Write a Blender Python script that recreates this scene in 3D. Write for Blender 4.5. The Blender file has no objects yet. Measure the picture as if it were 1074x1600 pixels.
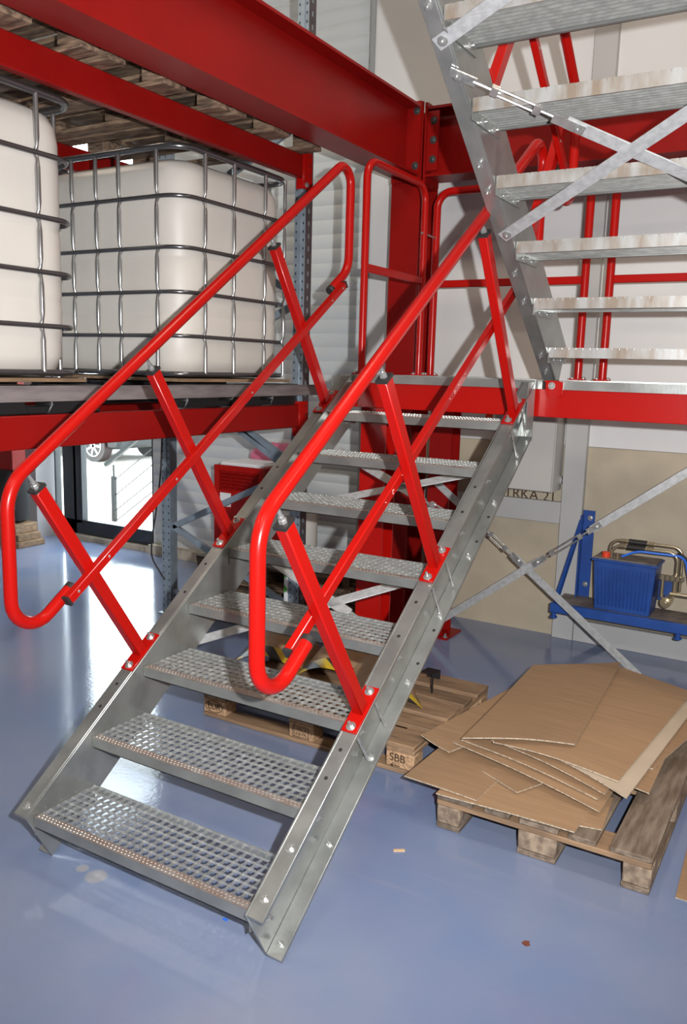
import bpy, bmesh, math, random
from mathutils import Vector, Matrix
random.seed(7)
R = math.radians
SC = bpy.context.scene
COL = SC.collection

# ------------------------------------------------------------------ camera
CAM = Vector((2.356, -1.841, 1.831))
RT = Vector((0.859, 0.512, 0.027)); UP = Vector((-0.110, 0.132, 0.985)); FW = Vector((-0.501, 0.849, -0.170))
cd = bpy.data.cameras.new('camera'); cam = bpy.data.objects.new('camera', cd); COL.objects.link(cam)
cd.sensor_fit = 'HORIZONTAL'; cd.sensor_width = 36.0; cd.lens = 36.0 * 1300.6 / 1074.0
cd.clip_start = 0.02; cd.clip_end = 200
FW.normalize(); RT = FW.cross(UP).normalized(); UP = RT.cross(FW).normalized()
M = Matrix((RT, UP, -FW)).transposed().to_4x4(); M.translation = CAM
cam.matrix_world = M
SC.camera = cam

# ------------------------------------------------------------------ world, lights, exposure
w = bpy.data.worlds.new('sky'); SC.world = w; w.use_nodes = True
bg = w.node_tree.nodes['Background']; bg.inputs[0].default_value = (0.86, 0.93, 1.0, 1); bg.inputs[1].default_value = 13.0

def lamp(name, kind, loc, energy, color=(1, 1, 1), aim=None, **kw):
    d = bpy.data.lights.new(name, kind); o = bpy.data.objects.new(name, d); COL.objects.link(o)
    o.location = loc; d.energy = energy; d.color = color
    if aim is not None:
        o.rotation_euler = (Vector(aim) - Vector(loc)).to_track_quat('-Z', 'Y').to_euler()
    for k, v in kw.items(): setattr(d, k, v)
    return o
# the photographer's flash, right of and above the lens
FLASH = CAM + RT * 0.20 + UP * 0.09
lamp('flash_lamp', 'SPOT', FLASH, 760, (0.98, 0.99, 1.0), CAM + FW * 4 + UP * 0.55, spot_size=R(110), spot_blend=0.85, shadow_soft_size=0.018)
# unseen area lights added under the ceiling as warm ambient fill
for lx, ly in ((-3.2, 1.0), (1.5, 1.2), (5.5, 1.2), (-3.2, -4.0), (1.5, -4.0), (5.5, -4.0)):
    lamp('hall_fill', 'AREA', (lx, ly, 5.7), 58, (1.0, 0.86, 0.68), (lx, ly, 0), shape='RECTANGLE', size=1.6, size_y=0.5)

SC.view_settings.view_transform = 'Standard'; SC.view_settings.look = 'None'
SC.view_settings.exposure = 0.0; SC.view_settings.gamma = 1.0; SC.view_settings.use_curve_mapping = False
SC.cycles.use_denoising = True
SC.cycles.max_bounces = 8; SC.cycles.transparent_max_bounces = 12

# ------------------------------------------------------------------ materials
def mat(name, c, rough=0.5, metal=0.0, var=0.0, vscale=6.0, stretch=(1, 1, 1), bump=0.0, bscale=60.0, c2=None,
        coat=0.0, detail=4.0, rvar=0.0, trans=0.0, sss=0.0, emit=None, spec=None, objrand=0.0):
    m = bpy.data.materials.new(name); m.use_nodes = True
    nt = m.node_tree; N = nt.nodes; L = nt.links; b = N['Principled BSDF']
    b.inputs['Roughness'].default_value = rough; b.inputs['Metallic'].default_value = metal
    b.inputs['Coat Weight'].default_value = coat; b.inputs['Coat Roughness'].default_value = 0.08
    if spec is not None: b.inputs['Specular IOR Level'].default_value = spec
    if sss:
        b.inputs['Subsurface Weight'].default_value = sss; b.inputs['Subsurface Radius'].default_value = (0.05, 0.05, 0.05)
    b.inputs['Base Color'].default_value = (*c, 1)
    if emit: b.inputs['Emission Color'].default_value = (*emit[0], 1); b.inputs['Emission Strength'].default_value = emit[1]
    if var or bump or rvar:
        tc = N.new('ShaderNodeTexCoord'); mp = N.new('ShaderNodeMapping'); mp.inputs['Scale'].default_value = stretch
        L.new(tc.outputs['Object'], mp.inputs[0])
        vec = mp.outputs[0]
        if objrand:
            oi = N.new('ShaderNodeObjectInfo'); ad = N.new('ShaderNodeVectorMath'); ad.operation = 'MULTIPLY_ADD'
            cb = N.new('ShaderNodeCombineXYZ')
            for i in range(3): L.new(oi.outputs['Random'], cb.inputs[i])
            ad.inputs[1].default_value = (9, 5, 7); L.new(cb.outputs[0], ad.inputs[0]); L.new(vec, ad.inputs[2]); vec = ad.outputs[0]
    if var:
        n = N.new('ShaderNodeTexNoise'); n.inputs['Scale'].default_value = vscale; n.inputs['Detail'].default_value = detail
        L.new(vec, n.inputs[0])
        rmp = N.new('ShaderNodeValToRGB'); e = rmp.color_ramp.elements
        lo = c2 if c2 else tuple(x * (1 - var) for x in c)
        hi = c if c2 else tuple(min(1, x * (1 + var)) for x in c)
        e[0].position = 0.36; e[1].position = 0.64; e[0].color = (*lo, 1); e[1].color = (*hi, 1)
        L.new(n.outputs[0], rmp.inputs[0])
        out = rmp.outputs[0]
        if objrand:
            mr = N.new('ShaderNodeMapRange'); mr.inputs[3].default_value = 1 - objrand; mr.inputs[4].default_value = 1 + objrand * 0.6
            L.new(oi.outputs['Random'], mr.inputs[0])
            hs = N.new('ShaderNodeHueSaturation'); L.new(mr.outputs[0], hs.inputs['Value']); L.new(out, hs.inputs['Color']); out = hs.outputs[0]
        L.new(out, b.inputs['Base Color'])
        if rvar:
            mr2 = N.new('ShaderNodeMapRange'); mr2.inputs[3].default_value = max(0, rough - rvar); mr2.inputs[4].default_value = rough + rvar
            L.new(n.outputs[0], mr2.inputs[0]); L.new(mr2.outputs[0], b.inputs['Roughness'])
    if bump:
        n2 = N.new('ShaderNodeTexNoise'); n2.inputs['Scale'].default_value = bscale; n2.inputs['Detail'].default_value = 3
        L.new(vec, n2.inputs[0]); bp = N.new('ShaderNodeBump'); bp.inputs['Strength'].default_value = bump; bp.inputs['Distance'].default_value = 0.01
        L.new(n2.outputs[0], bp.inputs['Height']); L.new(bp.outputs[0], b.inputs['Normal'])
    return m

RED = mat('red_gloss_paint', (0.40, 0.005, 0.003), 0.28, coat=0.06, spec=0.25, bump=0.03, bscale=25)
REDDIM = mat('dimmed_red_paint', (0.245, 0.005, 0.004), 0.36, spec=0.22, bump=0.05, bscale=8, var=0.06, vscale=3)  # darker copy of the red; flash falloff with distance put into the colour
GALV = mat('galvanised_steel', (0.36, 0.368, 0.352), 0.34, 0.72, var=0.13, vscale=7, bump=0.04, bscale=90, rvar=0.1)
GALVB = mat('bright_zinc', (0.44, 0.44, 0.43), 0.30, 0.7, var=0.15, vscale=30, rvar=0.08)
GRATE = mat('grating_zinc', (0.52, 0.52, 0.50), 0.28, 0.7, var=0.15, vscale=25)
NOSE = mat('nosing_zinc_with_rust_tint', (0.42, 0.39, 0.36), 0.4, 0.55, var=0.3, vscale=14, c2=(0.33, 0.25, 0.21), stretch=(1, 4, 4))
FLAT = mat('white_galvanised_flat', (0.46, 0.465, 0.47), 0.5, 0.35, var=0.12, vscale=40)
RACK = mat('rack_steel_blue_grey', (0.30, 0.36, 0.42), 0.4, 0.4, var=0.12, vscale=12)
DARKSIDE = mat('dark_post_side', (0.10, 0.085, 0.09), 0.42, 0.3, var=0.15, vscale=8)  # darker tone for the right side of the front rack posts
CAGE = mat('cage_steel', (0.20, 0.20, 0.21), 0.24, 0.85)
CAGEV = mat('bright_cage_steel', (0.42, 0.42, 0.42), 0.2, 0.85)
RAILG = mat('brown_grey_steel', (0.30, 0.27, 0.27), 0.42, 0.5, var=0.2, vscale=5, stretch=(6, 1, 6))
BLACK = mat('black_plastic', (0.012, 0.012, 0.013), 0.45, bump=0.1, bscale=30)
RUBBER = mat('black_cap', (0.02, 0.018, 0.018), 0.55)
TANK = mat('milky_plastic', (0.68, 0.64, 0.585), 0.45, sss=0.25, var=0.03, vscale=3)
WHITEP = mat('white_panel', (0.68, 0.678, 0.675), 0.55, var=0.02, vscale=2)
WHITE2 = mat('ribbed_panel', (0.62, 0.65, 0.655), 0.5, var=0.02, vscale=2)
BEIGE = mat('beige_lower_panel', (0.45, 0.385, 0.285), 0.6, var=0.06, vscale=5)
GREYW = mat('grey_wall_steel', (0.46, 0.455, 0.445), 0.5, var=0.03, vscale=3)
TRIM = mat('grey_trim', (0.28, 0.30, 0.31), 0.45)
CABM = mat('cabinet_grey', (0.52, 0.50, 0.47), 0.4)
WX = mat('wood_grain_x', (0.33, 0.205, 0.115), 0.7, var=1, c2=(0.205, 0.128, 0.076), vscale=7, stretch=(0.7, 3.5, 6), bump=0.25, bscale=22, objrand=0.3)
WY = mat('wood_grain_y', (0.33, 0.205, 0.115), 0.7, var=1, c2=(0.205, 0.128, 0.076), vscale=7, stretch=(3.5, 0.7, 6), bump=0.25, bscale=22, objrand=0.3)
WYG = mat('weathered_wood_y', (0.235, 0.18, 0.135), 0.75, var=1, c2=(0.125, 0.088, 0.06), vscale=7, stretch=(5, 0.8, 8), bump=0.3, bscale=22, objrand=0.35)
BLOCKM = mat('pressed_wood_block', (0.44, 0.27, 0.15), 0.75, var=0.3, vscale=70, bump=0.3, bscale=90, objrand=0.2)
BLOCKG = mat('grey_wood_block', (0.36, 0.27, 0.19), 0.8, var=1, c2=(0.17, 0.12, 0.085), vscale=30, bump=0.3, bscale=50, objrand=0.2)
CARD = mat('cardboard', (0.35, 0.215, 0.118), 0.75, var=0.07, vscale=4, stretch=(1, 12, 1), objrand=0.1)
CARDE = mat('cardboard_edge', (0.44, 0.36, 0.27), 0.8, var=0.35, vscale=90)
CARDP = mat('pale_corrugated_card', (0.52, 0.42, 0.31), 0.8, var=0.05, vscale=5)
INK = mat('burnt_ink', (0.06, 0.03, 0.016), 0.8)
BLUE = mat('blue_machine_paint', (0.016, 0.066, 0.285), 0.4, var=0.12, vscale=6, coat=0.1)
DUSTM = mat('dusty_dark_top', (0.16, 0.135, 0.12), 0.75, var=0.35, vscale=9)
BRASS = mat('yellow_zinc_pipe', (0.50, 0.43, 0.30), 0.28, 0.85)
REDCAP = mat('orange_red_cap', (0.75, 0.06, 0.02), 0.4)
HOSEB = mat('blue_hose', (0.02, 0.16, 0.75), 0.35)
FRAME = mat('anthracite_frame', (0.018, 0.024, 0.032), 0.35)
PINK = mat('pink_foil', (0.62, 0.15, 0.27), 0.45, bump=0.4, bscale=20)
PAPER = mat('paper_white', (0.8, 0.8, 0.82), 0.6)
CANM = mat('grey_canister', (0.52, 0.50, 0.46), 0.5)
KERB = mat('concrete_kerb', (0.42, 0.38, 0.31), 0.85, var=0.15, vscale=12)
GREEN = mat('green_label', (0.07, 0.45, 0.03), 0.5)
YEL = mat('yellow_sign', (0.8, 0.5, 0.01), 0.5)
CHALK = mat('chalk_scratch', (0.85, 0.45, 0.40), 0.8)
DARKCL = mat('dark_cloth', (0.014, 0.014, 0.016), 0.9, bump=0.3, bscale=12)
CARP = mat('silver_car_paint', (0.022, 0.024, 0.026), 0.4, spec=0.25)
STAIN = mat('stainless_outdoor', (0.02, 0.021, 0.022), 0.45, spec=0.3)
CARR = mat('red_car_paint', (0.10, 0.003, 0.006), 0.4, spec=0.25)
ASPH = mat('pale_forecourt', (0.50, 0.47, 0.42), 0.9, var=0.12, vscale=2)

def hazard():
    m = bpy.data.materials.new('hazard_tape'); m.use_nodes = True; nt = m.node_tree; N = nt.nodes; L = nt.links
    b = N['Principled BSDF']; b.inputs['Roughness'].default_value = 0.35
    tc = N.new('ShaderNodeTexCoord'); sp = N.new('ShaderNodeSeparateXYZ'); L.new(tc.outputs['UV'], sp.inputs[0])
    a = N.new('ShaderNodeMath'); a.operation = 'ADD'; L.new(sp.outputs[0], a.inputs[0]); L.new(sp.outputs[1], a.inputs[1])
    f = N.new('ShaderNodeMath'); f.operation = 'FRACT'; L.new(a.outputs[0], f.inputs[0])
    g = N.new('ShaderNodeMath'); g.operation = 'GREATER_THAN'; g.inputs[1].default_value = 0.5; L.new(f.outputs[0], g.inputs[0])
    mx = N.new('ShaderNodeMix'); mx.data_type = 'RGBA'; L.new(g.outputs[0], mx.inputs[0])
    mx.inputs[6].default_value = (0.60, 0.40, 0.02, 1); mx.inputs[7].default_value = (0.018, 0.017, 0.016, 1)
    L.new(mx.outputs[2], b.inputs['Base Color']); return m
HAZ = hazard()

def glass():
    m = bpy.data.materials.new('window_glass'); m.use_nodes = True; nt = m.node_tree; N = nt.nodes; L = nt.links
    N.remove(N['Principled BSDF']); o = N['Material Output']
    t = N.new('ShaderNodeBsdfTransparent'); t.inputs[0].default_value = (0.93, 0.96, 0.95, 1)
    g = N.new('ShaderNodeBsdfGlossy'); g.inputs['Roughness'].default_value = 0.02
    lw = N.new('ShaderNodeLayerWeight'); lw.inputs['Blend'].default_value = 0.5
    pw = N.new('ShaderNodeMath'); pw.operation = 'POWER'; pw.inputs[1].default_value = 4; L.new(lw.outputs['Facing'], pw.inputs[0])
    fr = N.new('ShaderNodeMath'); fr.operation = 'MULTIPLY_ADD'; fr.inputs[1].default_value = 0.6; fr.inputs[2].default_value = 0.05; L.new(pw.outputs[0], fr.inputs[0])
    mx = N.new('ShaderNodeMixShader'); L.new(fr.outputs[0], mx.inputs[0]); L.new(t.outputs[0], mx.inputs[1]); L.new(g.outputs[0], mx.inputs[2])
    L.new(mx.outputs[0], o.inputs[0]); return m
GLASS = glass()

def floor_mat():
    m = bpy.data.materials.new('blue_grey_epoxy'); m.use_nodes = True; nt = m.node_tree; N = nt.nodes; L = nt.links
    b = N['Principled BSDF']; tc = N.new('ShaderNodeTexCoord')
    n = N.new('ShaderNodeTexNoise'); n.inputs['Scale'].default_value = 1.3; n.inputs['Detail'].default_value = 6; L.new(tc.outputs['Object'], n.inputs[0])
    r = N.new('ShaderNodeValToRGB'); e = r.color_ramp.elements
    e[0].position = 0.30; e[0].color = (0.155, 0.215, 0.375, 1); e[1].position = 0.72; e[1].color = (0.235, 0.265, 0.365, 1)
    L.new(n.outputs[0], r.inputs[0])
    # scuffs: stretched noise, lighter
    mp = N.new('ShaderNodeMapping'); mp.inputs['Rotation'].default_value = (0, 0, 0.6); mp.inputs['Scale'].default_value = (1.0, 14, 1); L.new(tc.outputs['Object'], mp.inputs[0])
    n2 = N.new('ShaderNodeTexNoise'); n2.inputs['Scale'].default_value = 1.1; n2.inputs['Detail'].default_value = 5; L.new(mp.outputs[0], n2.inputs[0])
    r2 = N.new('ShaderNodeValToRGB'); r2.color_ramp.elements[0].position = 0.62; r2.color_ramp.elements[1].position = 0.80; L.new(n2.outputs[0], r2.inputs[0])
    mx = N.new('ShaderNodeMix'); mx.data_type = 'RGBA'; mx.inputs[7].default_value = (0.27, 0.29, 0.37, 1)
    sc = N.new('ShaderNodeMath'); sc.operation = 'MULTIPLY'; sc.inputs[1].default_value = 0.35; L.new(r2.outputs[0], sc.inputs[0]); L.new(sc.outputs[0], mx.inputs[0]); L.new(r.outputs[0], mx.inputs[6])
    cur = mx.outputs[2]
    # two dried water rings near the stair foot
    for (px, py, rad) in ((0.228, 0.078, 0.045), (0.150, 0.085, 0.026)):
        d = N.new('ShaderNodeVectorMath'); d.operation = 'DISTANCE'; d.inputs[1].default_value = (px, py, 0); L.new(tc.outputs['Object'], d.inputs[0])
        mr = N.new('ShaderNodeMapRange'); mr.inputs[1].default_value = rad; mr.inputs[2].default_value = rad * 0.75; L.new(d.outputs['Value'], mr.inputs[0])
        k = N.new('ShaderNodeMath'); k.operation = 'MULTIPLY'; k.inputs[1].default_value = 0.7; L.new(mr.outputs[0], k.inputs[0])
        m2 = N.new('ShaderNodeMix'); m2.data_type = 'RGBA'; m2.inputs[7].default_value = (0.34, 0.33, 0.33, 1); L.new(k.outputs[0], m2.inputs[0]); L.new(cur, m2.inputs[6]); cur = m2.outputs[2]
    L.new(cur, b.inputs['Base Color'])
    mr = N.new('ShaderNodeMapRange'); mr.inputs[3].default_value = 0.06; mr.inputs[4].default_value = 0.17; L.new(n.outputs[0], mr.inputs[0]); L.new(mr.outputs[0], b.inputs['Roughness'])
    n3 = N.new('ShaderNodeTexNoise'); n3.inputs['Scale'].default_value = 45; n3.inputs['Detail'].default_value = 2; L.new(tc.outputs['Object'], n3.inputs[0])
    bp = N.new('ShaderNodeBump'); bp.inputs['Strength'].default_value = 0.035; bp.inputs['Distance'].default_value = 0.01; L.new(n3.outputs[0], bp.inputs['Height']); L.new(bp.outputs[0], b.inputs['Normal'])
    b.inputs['Specular IOR Level'].default_value = 0.55
    return m
FLOORM = floor_mat()

# ------------------------------------------------------------------ mesh helpers
OFF = {}
class MB:
    def __init__(s): s.v = []; s.f = []; s.mi = []; s.m = 0
    def add(s, vs, fs):
        k = len(s.v); s.v += [Vector(v) for v in vs]; s.f += [[i + k for i in f] for f in fs]; s.mi += [s.m] * len(fs); return s
    def box(s, x0, x1, y0, y1, z0, z1):
        v = [(x, y, z) for x in (x0, x1) for y in (y0, y1) for z in (z0, z1)]
        return s.add(v, [(0, 1, 3, 2), (4, 6, 7, 5), (0, 4, 5, 1), (2, 3, 7, 6), (0, 2, 6, 4), (1, 5, 7, 3)])
    def prism(s, poly, ax, lo, hi):
        n = len(poly)
        def mk(p, t): return {0: (t, p[0], p[1]), 1: (p[0], t, p[1]), 2: (p[0], p[1], t)}[ax]
        v = [mk(p, lo) for p in poly] + [mk(p, hi) for p in poly]
        return s.add(v, [list(range(n)), list(range(2 * n - 1, n - 1, -1))] + [(i, (i + 1) % n, n + (i + 1) % n, n + i) for i in range(n)])
    def bar(s, p0, p1, wd, th, up=(0, 0, 1)):          # rectangular bar; wd across, th along 'up'
        p0 = Vector(p0); p1 = Vector(p1); d = (p1 - p0).normalized(); a = d.cross(Vector(up)).normalized(); b = a.cross(d)
        v = []
        for p in (p0, p1):
            for i, j in ((-1, -1), (1, -1), (1, 1), (-1, 1)): v.append(p + a * wd / 2 * i + b * th / 2 * j)
        return s.add(v, [(0, 1, 2, 3), (7, 6, 5, 4), (0, 4, 5, 1), (1, 5, 6, 2), (2, 6, 7, 3), (3, 7, 4, 0)])
    def tube(s, path, r, seg=12, cap=True, closed=False):
        P = [Vector(p) for p in path]; n = len(P); rr = r if isinstance(r, (list, tuple)) else [r] * n
        rings = []; prev = None
        for i in range(n):
            if closed: d = P[(i + 1) % n] - P[i - 1]
            else: d = P[min(i + 1, n - 1)] - P[max(i - 1, 0)]
            d.normalize()
            if prev is None:
                t = Vector((0, 0, 1)) if abs(d.z) < 0.9 else Vector((1, 0, 0)); a = d.cross(t).normalized()
            else:
                a = (prev - d * prev.dot(d)).normalized()
            prev = a; b = d.cross(a)
            rings.append([P[i] + (a * math.cos(2 * math.pi * k / seg) + b * math.sin(2 * math.pi * k / seg)) * rr[i] for k in range(seg)])
        v = [q for ring in rings for q in ring]; f = []
        for i in range(n if closed else n - 1):
            j = (i + 1) % n
            for k in range(seg): f.append((i * seg + k, i * seg + (k + 1) % seg, j * seg + (k + 1) % seg, j * seg + k))
        if cap and not closed: f.append(list(range(seg))[::-1]); f.append([(n - 1) * seg + k for k in range(seg)])
        return s.add(v, f)
    def cyl(s, p0, p1, r, seg=12): return s.tube([p0, p1], r, seg)
    def lathe(s, prof, c, seg=24):                       # profile (r,z) about vertical axis at c
        v = []; f = []; n = len(prof)
        for r, z in prof:
            for k in range(seg): v.append((c[0] + r * math.cos(2 * math.pi * k / seg), c[1] + r * math.sin(2 * math.pi * k / seg), c[2] + z))
        for i in range(n - 1):
            for k in range(seg): f.append((i * seg + k, i * seg + (k + 1) % seg, (i + 1) * seg + (k + 1) % seg, (i + 1) * seg + k))
        f.append(list(range(seg))[::-1]); f.append([(n - 1) * seg + k for k in range(seg)])
        return s.add(v, f)
    def sheet(s, A, B, C, D, th, wave, n=10):            # curved sheet between four corners
        A, B, C, D = map(Vector, (A, B, C, D)); v = []
        for lay in (0, 1):
            for i in range(n + 1):
                for j in range(n + 1):
                    u, t = i / n, j / n
                    p = A * (1 - u) * (1 - t) + B * u * (1 - t) + C * u * t + D * (1 - u) * t
                    v.append(p + Vector((0, 0, wave(u, t) - lay * th)))
        N = (n + 1) ** 2; f = []; side = []
        for i in range(n):
            for j in range(n):
                a = i * (n + 1) + j; f.append((a, a + n + 1, a + n + 2, a + 1)); f.append((N + a, N + a + 1, N + a + n + 2, N + a + n + 1))
        for i in range(n):
            for (a, b) in ((i * (n + 1), (i + 1) * (n + 1)), (i * (n + 1) + n, (i + 1) * (n + 1) + n), (i, i + 1), (n * (n + 1) + i, n * (n + 1) + i + 1)):
                side.append((a, b, b + N, a + N))
        s.add(v, f); k = len(s.v) - len(v); s.f += [[q + k for q in x] for x in side]; s.mi += [1] * len(side)
        return s
    def mesh(s, name, mats, off=Vector((0, 0, 0)), sharp=35):
        me = bpy.data.meshes.new(name); me.from_pydata([tuple(v - off) for v in s.v], [], s.f)
        for m in mats: me.materials.append(m)
        if len(mats) > 1: me.polygons.foreach_set('material_index', s.mi)
        bm = bmesh.new(); bm.from_mesh(me); bmesh.ops.recalc_face_normals(bm, faces=bm.faces); bm.to_mesh(me); bm.free()
        me.polygons.foreach_set('use_smooth', [True] * len(me.polygons)); me.set_sharp_from_angle(angle=R(sharp))
        return me

def link(name, me, parent=None, label=None, bevel=0):
    o = bpy.data.objects.new(name, me); COL.objects.link(o)
    if parent is not None: o.parent = parent; OFF[o] = OFF.get(parent, Vector((0, 0, 0)))
    if label: o['label'] = label
    if bevel:
        b = o.modifiers.new('edge', 'BEVEL'); b.width = bevel; b.segments = 1; b.limit_method = 'ANGLE'; b.angle_limit = R(40)
    return o
def part(name, mb, m, parent, label=None, bevel=0, sharp=35):
    ms = m if isinstance(m, (list, tuple)) else [m]
    return link(name, mb.mesh(name, ms, OFF.get(parent, Vector((0, 0, 0))), sharp), parent, label, bevel)
def thing(name, label, cat, loc=(0, 0, 0), group=None):
    o = bpy.data.objects.new(name, None); COL.objects.link(o); o.location = loc; o.empty_display_size = 0.1
    o['label'] = label; o['category'] = cat
    if group: o['group'] = group
    OFF[o] = Vector(loc); return o
def solo(name, mb, m, label, cat, loc=(0, 0, 0), group=None, bevel=0, sharp=35):
    ms = m if isinstance(m, (list, tuple)) else [m]
    o = link(name, mb.mesh(name, ms, Vector(loc), sharp), None, label, bevel); o.location = loc; o['category'] = cat
    if group: o['group'] = group
    OFF[o] = Vector(loc); return o
def struct(name, mb, m, parent=None, bevel=0):
    ms = m if isinstance(m, (list, tuple)) else [m]
    o = link(name, mb.mesh(name, ms, OFF.get(parent, Vector((0, 0, 0)))), parent, None, bevel)
    if parent is None: o['kind'] = 'structure'
    return o
def place(name, me, parent, loc, normal=(0, 0, 1), spin=0.0):   # shared mesh, z axis along normal
    o = link(name, me, parent)
    q = Vector(normal).to_track_quat('Z', 'Y')
    o.matrix_local = Matrix.Translation(Vector(loc) - OFF.get(parent, Vector((0, 0, 0)))) @ q.to_matrix().to_4x4() @ Matrix.Rotation(spin, 4, 'Z')
    return o
def text(body, parent, loc, size, m, rot=(math.pi / 2, 0, 0), ext=0.0006, name='lettering', sx=1.0):
    c = bpy.data.curves.new(name, 'FONT'); c.body = body; c.size = size; c.extrude = ext; c.align_x = 'CENTER'; c.align_y = 'CENTER'
    tmp = bpy.data.objects.new(name, c); COL.objects.link(tmp); bpy.context.view_layer.update()
    me = bpy.data.meshes.new_from_object(tmp.evaluated_get(bpy.context.evaluated_depsgraph_get())); bpy.data.objects.remove(tmp)
    me.name = name; me.materials.clear(); me.materials.append(m); o = bpy.data.objects.new(name, me); COL.objects.link(o); o.parent = parent
    o.location = Vector(loc) - OFF.get(parent, Vector((0, 0, 0))); o.rotation_euler = rot; o.scale = (sx, 1, 1); return o
def fillet(pts, ts, n=9):
    P = [Vector(p) for p in pts]; out = [P[0]]
    for i in range(1, len(P) - 1):
        a = (P[i - 1] - P[i]).normalized(); b = (P[i + 1] - P[i]).normalized(); t = ts[i - 1]
        h = a.angle(b) / 2; r = t * math.tan(h); c = P[i] + (a + b).normalized() * (r / math.sin(h))
        s0 = P[i] + a * t - c; s1 = P[i] + b * t - c; q = s0.angle(s1); ax = s0.cross(s1).normalized()
        for k in range(n + 1): out.append(c + Matrix.Rotation(q * k / n, 3, ax) @ s0)
    out.append(P[-1]); return out

def hexbolt(r=0.010, h=0.008, shank=0.012, washer=True):
    b = MB()
    if washer: b.lathe([(r * 1.55, 0), (r * 1.55, 0.002)], (0, 0, 0), 14)
    b.lathe([(r, 0.002), (r, 0.002 + h * 0.85), (r * 0.8, 0.002 + h)], (0, 0, 0), 6)
    if shank: b.lathe([(r * 0.55, 0.002 + h), (r * 0.55, 0.002 + h + shank)], (0, 0, 0), 10)
    return b.mesh('bolt', [GALVB])
BOLT = hexbolt(); BOLTF = hexbolt(0.011, 0.009, 0, True); BOLTD = hexbolt(0.016, 0.012, 0.0, True)
BOLTD.materials[0] = mat('dark_bolt', (0.09, 0.10, 0.10), 0.4, 0.6)
HOLE = MB().lathe([(0.007, 0), (0.007, 0.0008)], (0, 0, 0), 10).mesh('bolt_hole', [RUBBER])

# ------------------------------------------------------------------ setting: floor, walls, ceiling, forecourt
struct('floor', MB().box(-8, 8, -9, 4.1, -0.15, 0), FLOORM)
struct('ground', MB().box(-40, 25, 4.45, 60, -0.3, -0.1), ASPH)
struct('ceiling', MB().box(-8.2, 8.2, -9.2, 4.6, 6.0, 6.15), WHITEP)
struct('wall_left', MB().box(-8.2, -8.0, -9, 4.35, -0.15, 6), WHITE2)
struct('wall_right', MB().box(8.0, 8.2, -9, 4.35, -0.15, 6), WHITEP)
struct('wall_front', MB().box(-8.2, 8.2, -9.2, -9.0, -0.15, 6), WHITEP)
# partition in front of the outer wall, lower beige and upper white boards
wb = struct('wall_back', MB().box(-0.84, 8.0, 3.87, 4.12, 0, 6), GREYW)
part('panel', MB().box(-0.84, 8.0, 3.85, 3.87, 0, 1.352), BEIGE, wb, 'beige lower wall panel')
for x0, x1 in ((-0.84, 2.4), (2.405, 8.0)):
    part('panel', MB().box(x0, x1, 3.85, 3.87, 1.356, 3.60), WHITEP, wb)
    part('panel', MB().box(x0, x1, 3.85, 3.87, 3.605, 6.0), WHITEP, wb)
# outer wall of horizontally ribbed sandwich panels with the tall glazed front let in
def ribbed(x0, x1, z0, z1):
    p = []; z = z0; step = 0.112
    while z < z1 - 0.01:
        zt = min(z + step, z1)
        p += [(4.1025, z), (4.1025, z + 0.006), (4.10, z + 0.010), (4.10, zt - 0.004)]
        z += step
    p += [(4.10, z1), (4.30, z1), (4.30, z0)]
    return MB().prism(p, 0, x0, x1)
wr = struct('wall_rear', ribbed(-3.30, -0.84, 0.09, 6.0), WHITE2)
struct('panel', ribbed(-8.0, -4.92, 0.09, 6.0), WHITE2, wr)
struct('panel', ribbed(-4.92, -3.30, 4.46, 6.0), WHITE2, wr)
b = MB().box(-3.30, -0.84, 4.02, 4.12, 0, 0.09); b.box(-8, -4.92, 4.02, 4.12, 0, 0.09); b.box(-4.92, -3.3, 4.06, 4.45, -0.1, 0.05)
struct('baseboard_rear', b, KERB)
struct('trim_1', MB().box(-0.875, -0.84, 3.835, 4.12, 0, 6), TRIM)
struct('trim_2', MB().box(-4.99, -4.70, 3.86, 4.098, 0, 1.62), mat('pale_pilaster', (0.42, 0.42, 0.44), 0.6))
# grey steel columns and rails on the partition
struct('wall_column', MB().box(0.765, 0.912, 3.795, 3.85, 0, 6), GREYW, None, 0.003)
struct('trim_3', MB().box(0.914, 4.0, 3.80, 3.85, 0, 0.152), GREYW, None, 0.003)
struct('trim_4', MB().box(-0.30, 0.763, 3.80, 3.85, 0.812, 0.962), GREYW, None, 0.003)
tw = text('UTRKA 21', wb, (0.49, 3.849, 0.985), 0.10, INK, ext=0.0008)

# glazed front: door_1
dr = struct('door_1', MB().box(-4.92, -4.84, 4.13, 4.21, 0.05, 4.46), FRAME)
for (x0, x1, z0, z1) in ((-4.60, -4.40, 0.05, 4.46), (-4.74, -4.71, 0.16, 4.36), (-3.34, -3.30, 0.05, 4.46), (-4.84, -3.34, 0.05, 0.20), (-4.84, -3.34, 4.38, 4.46), (-4.40, -3.34, 2.36, 2.46), (-4.44, -4.32, 0.16, 2.36)):
    struct('door_frame', MB().box(x0, x1, 4.12, 4.20, z0, z1), FRAME, dr, 0.004)
for (x0, x1, z0, z1) in ((-4.84, -4.60, 0.2, 4.38), (-4.32, -3.34, 0.2, 2.36), (-4.40, -3.34, 2.46, 4.38)):
    struct('pane', MB().box(x0, x1, 4.155, 4.162, z0, z1), GLASS, dr)

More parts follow.
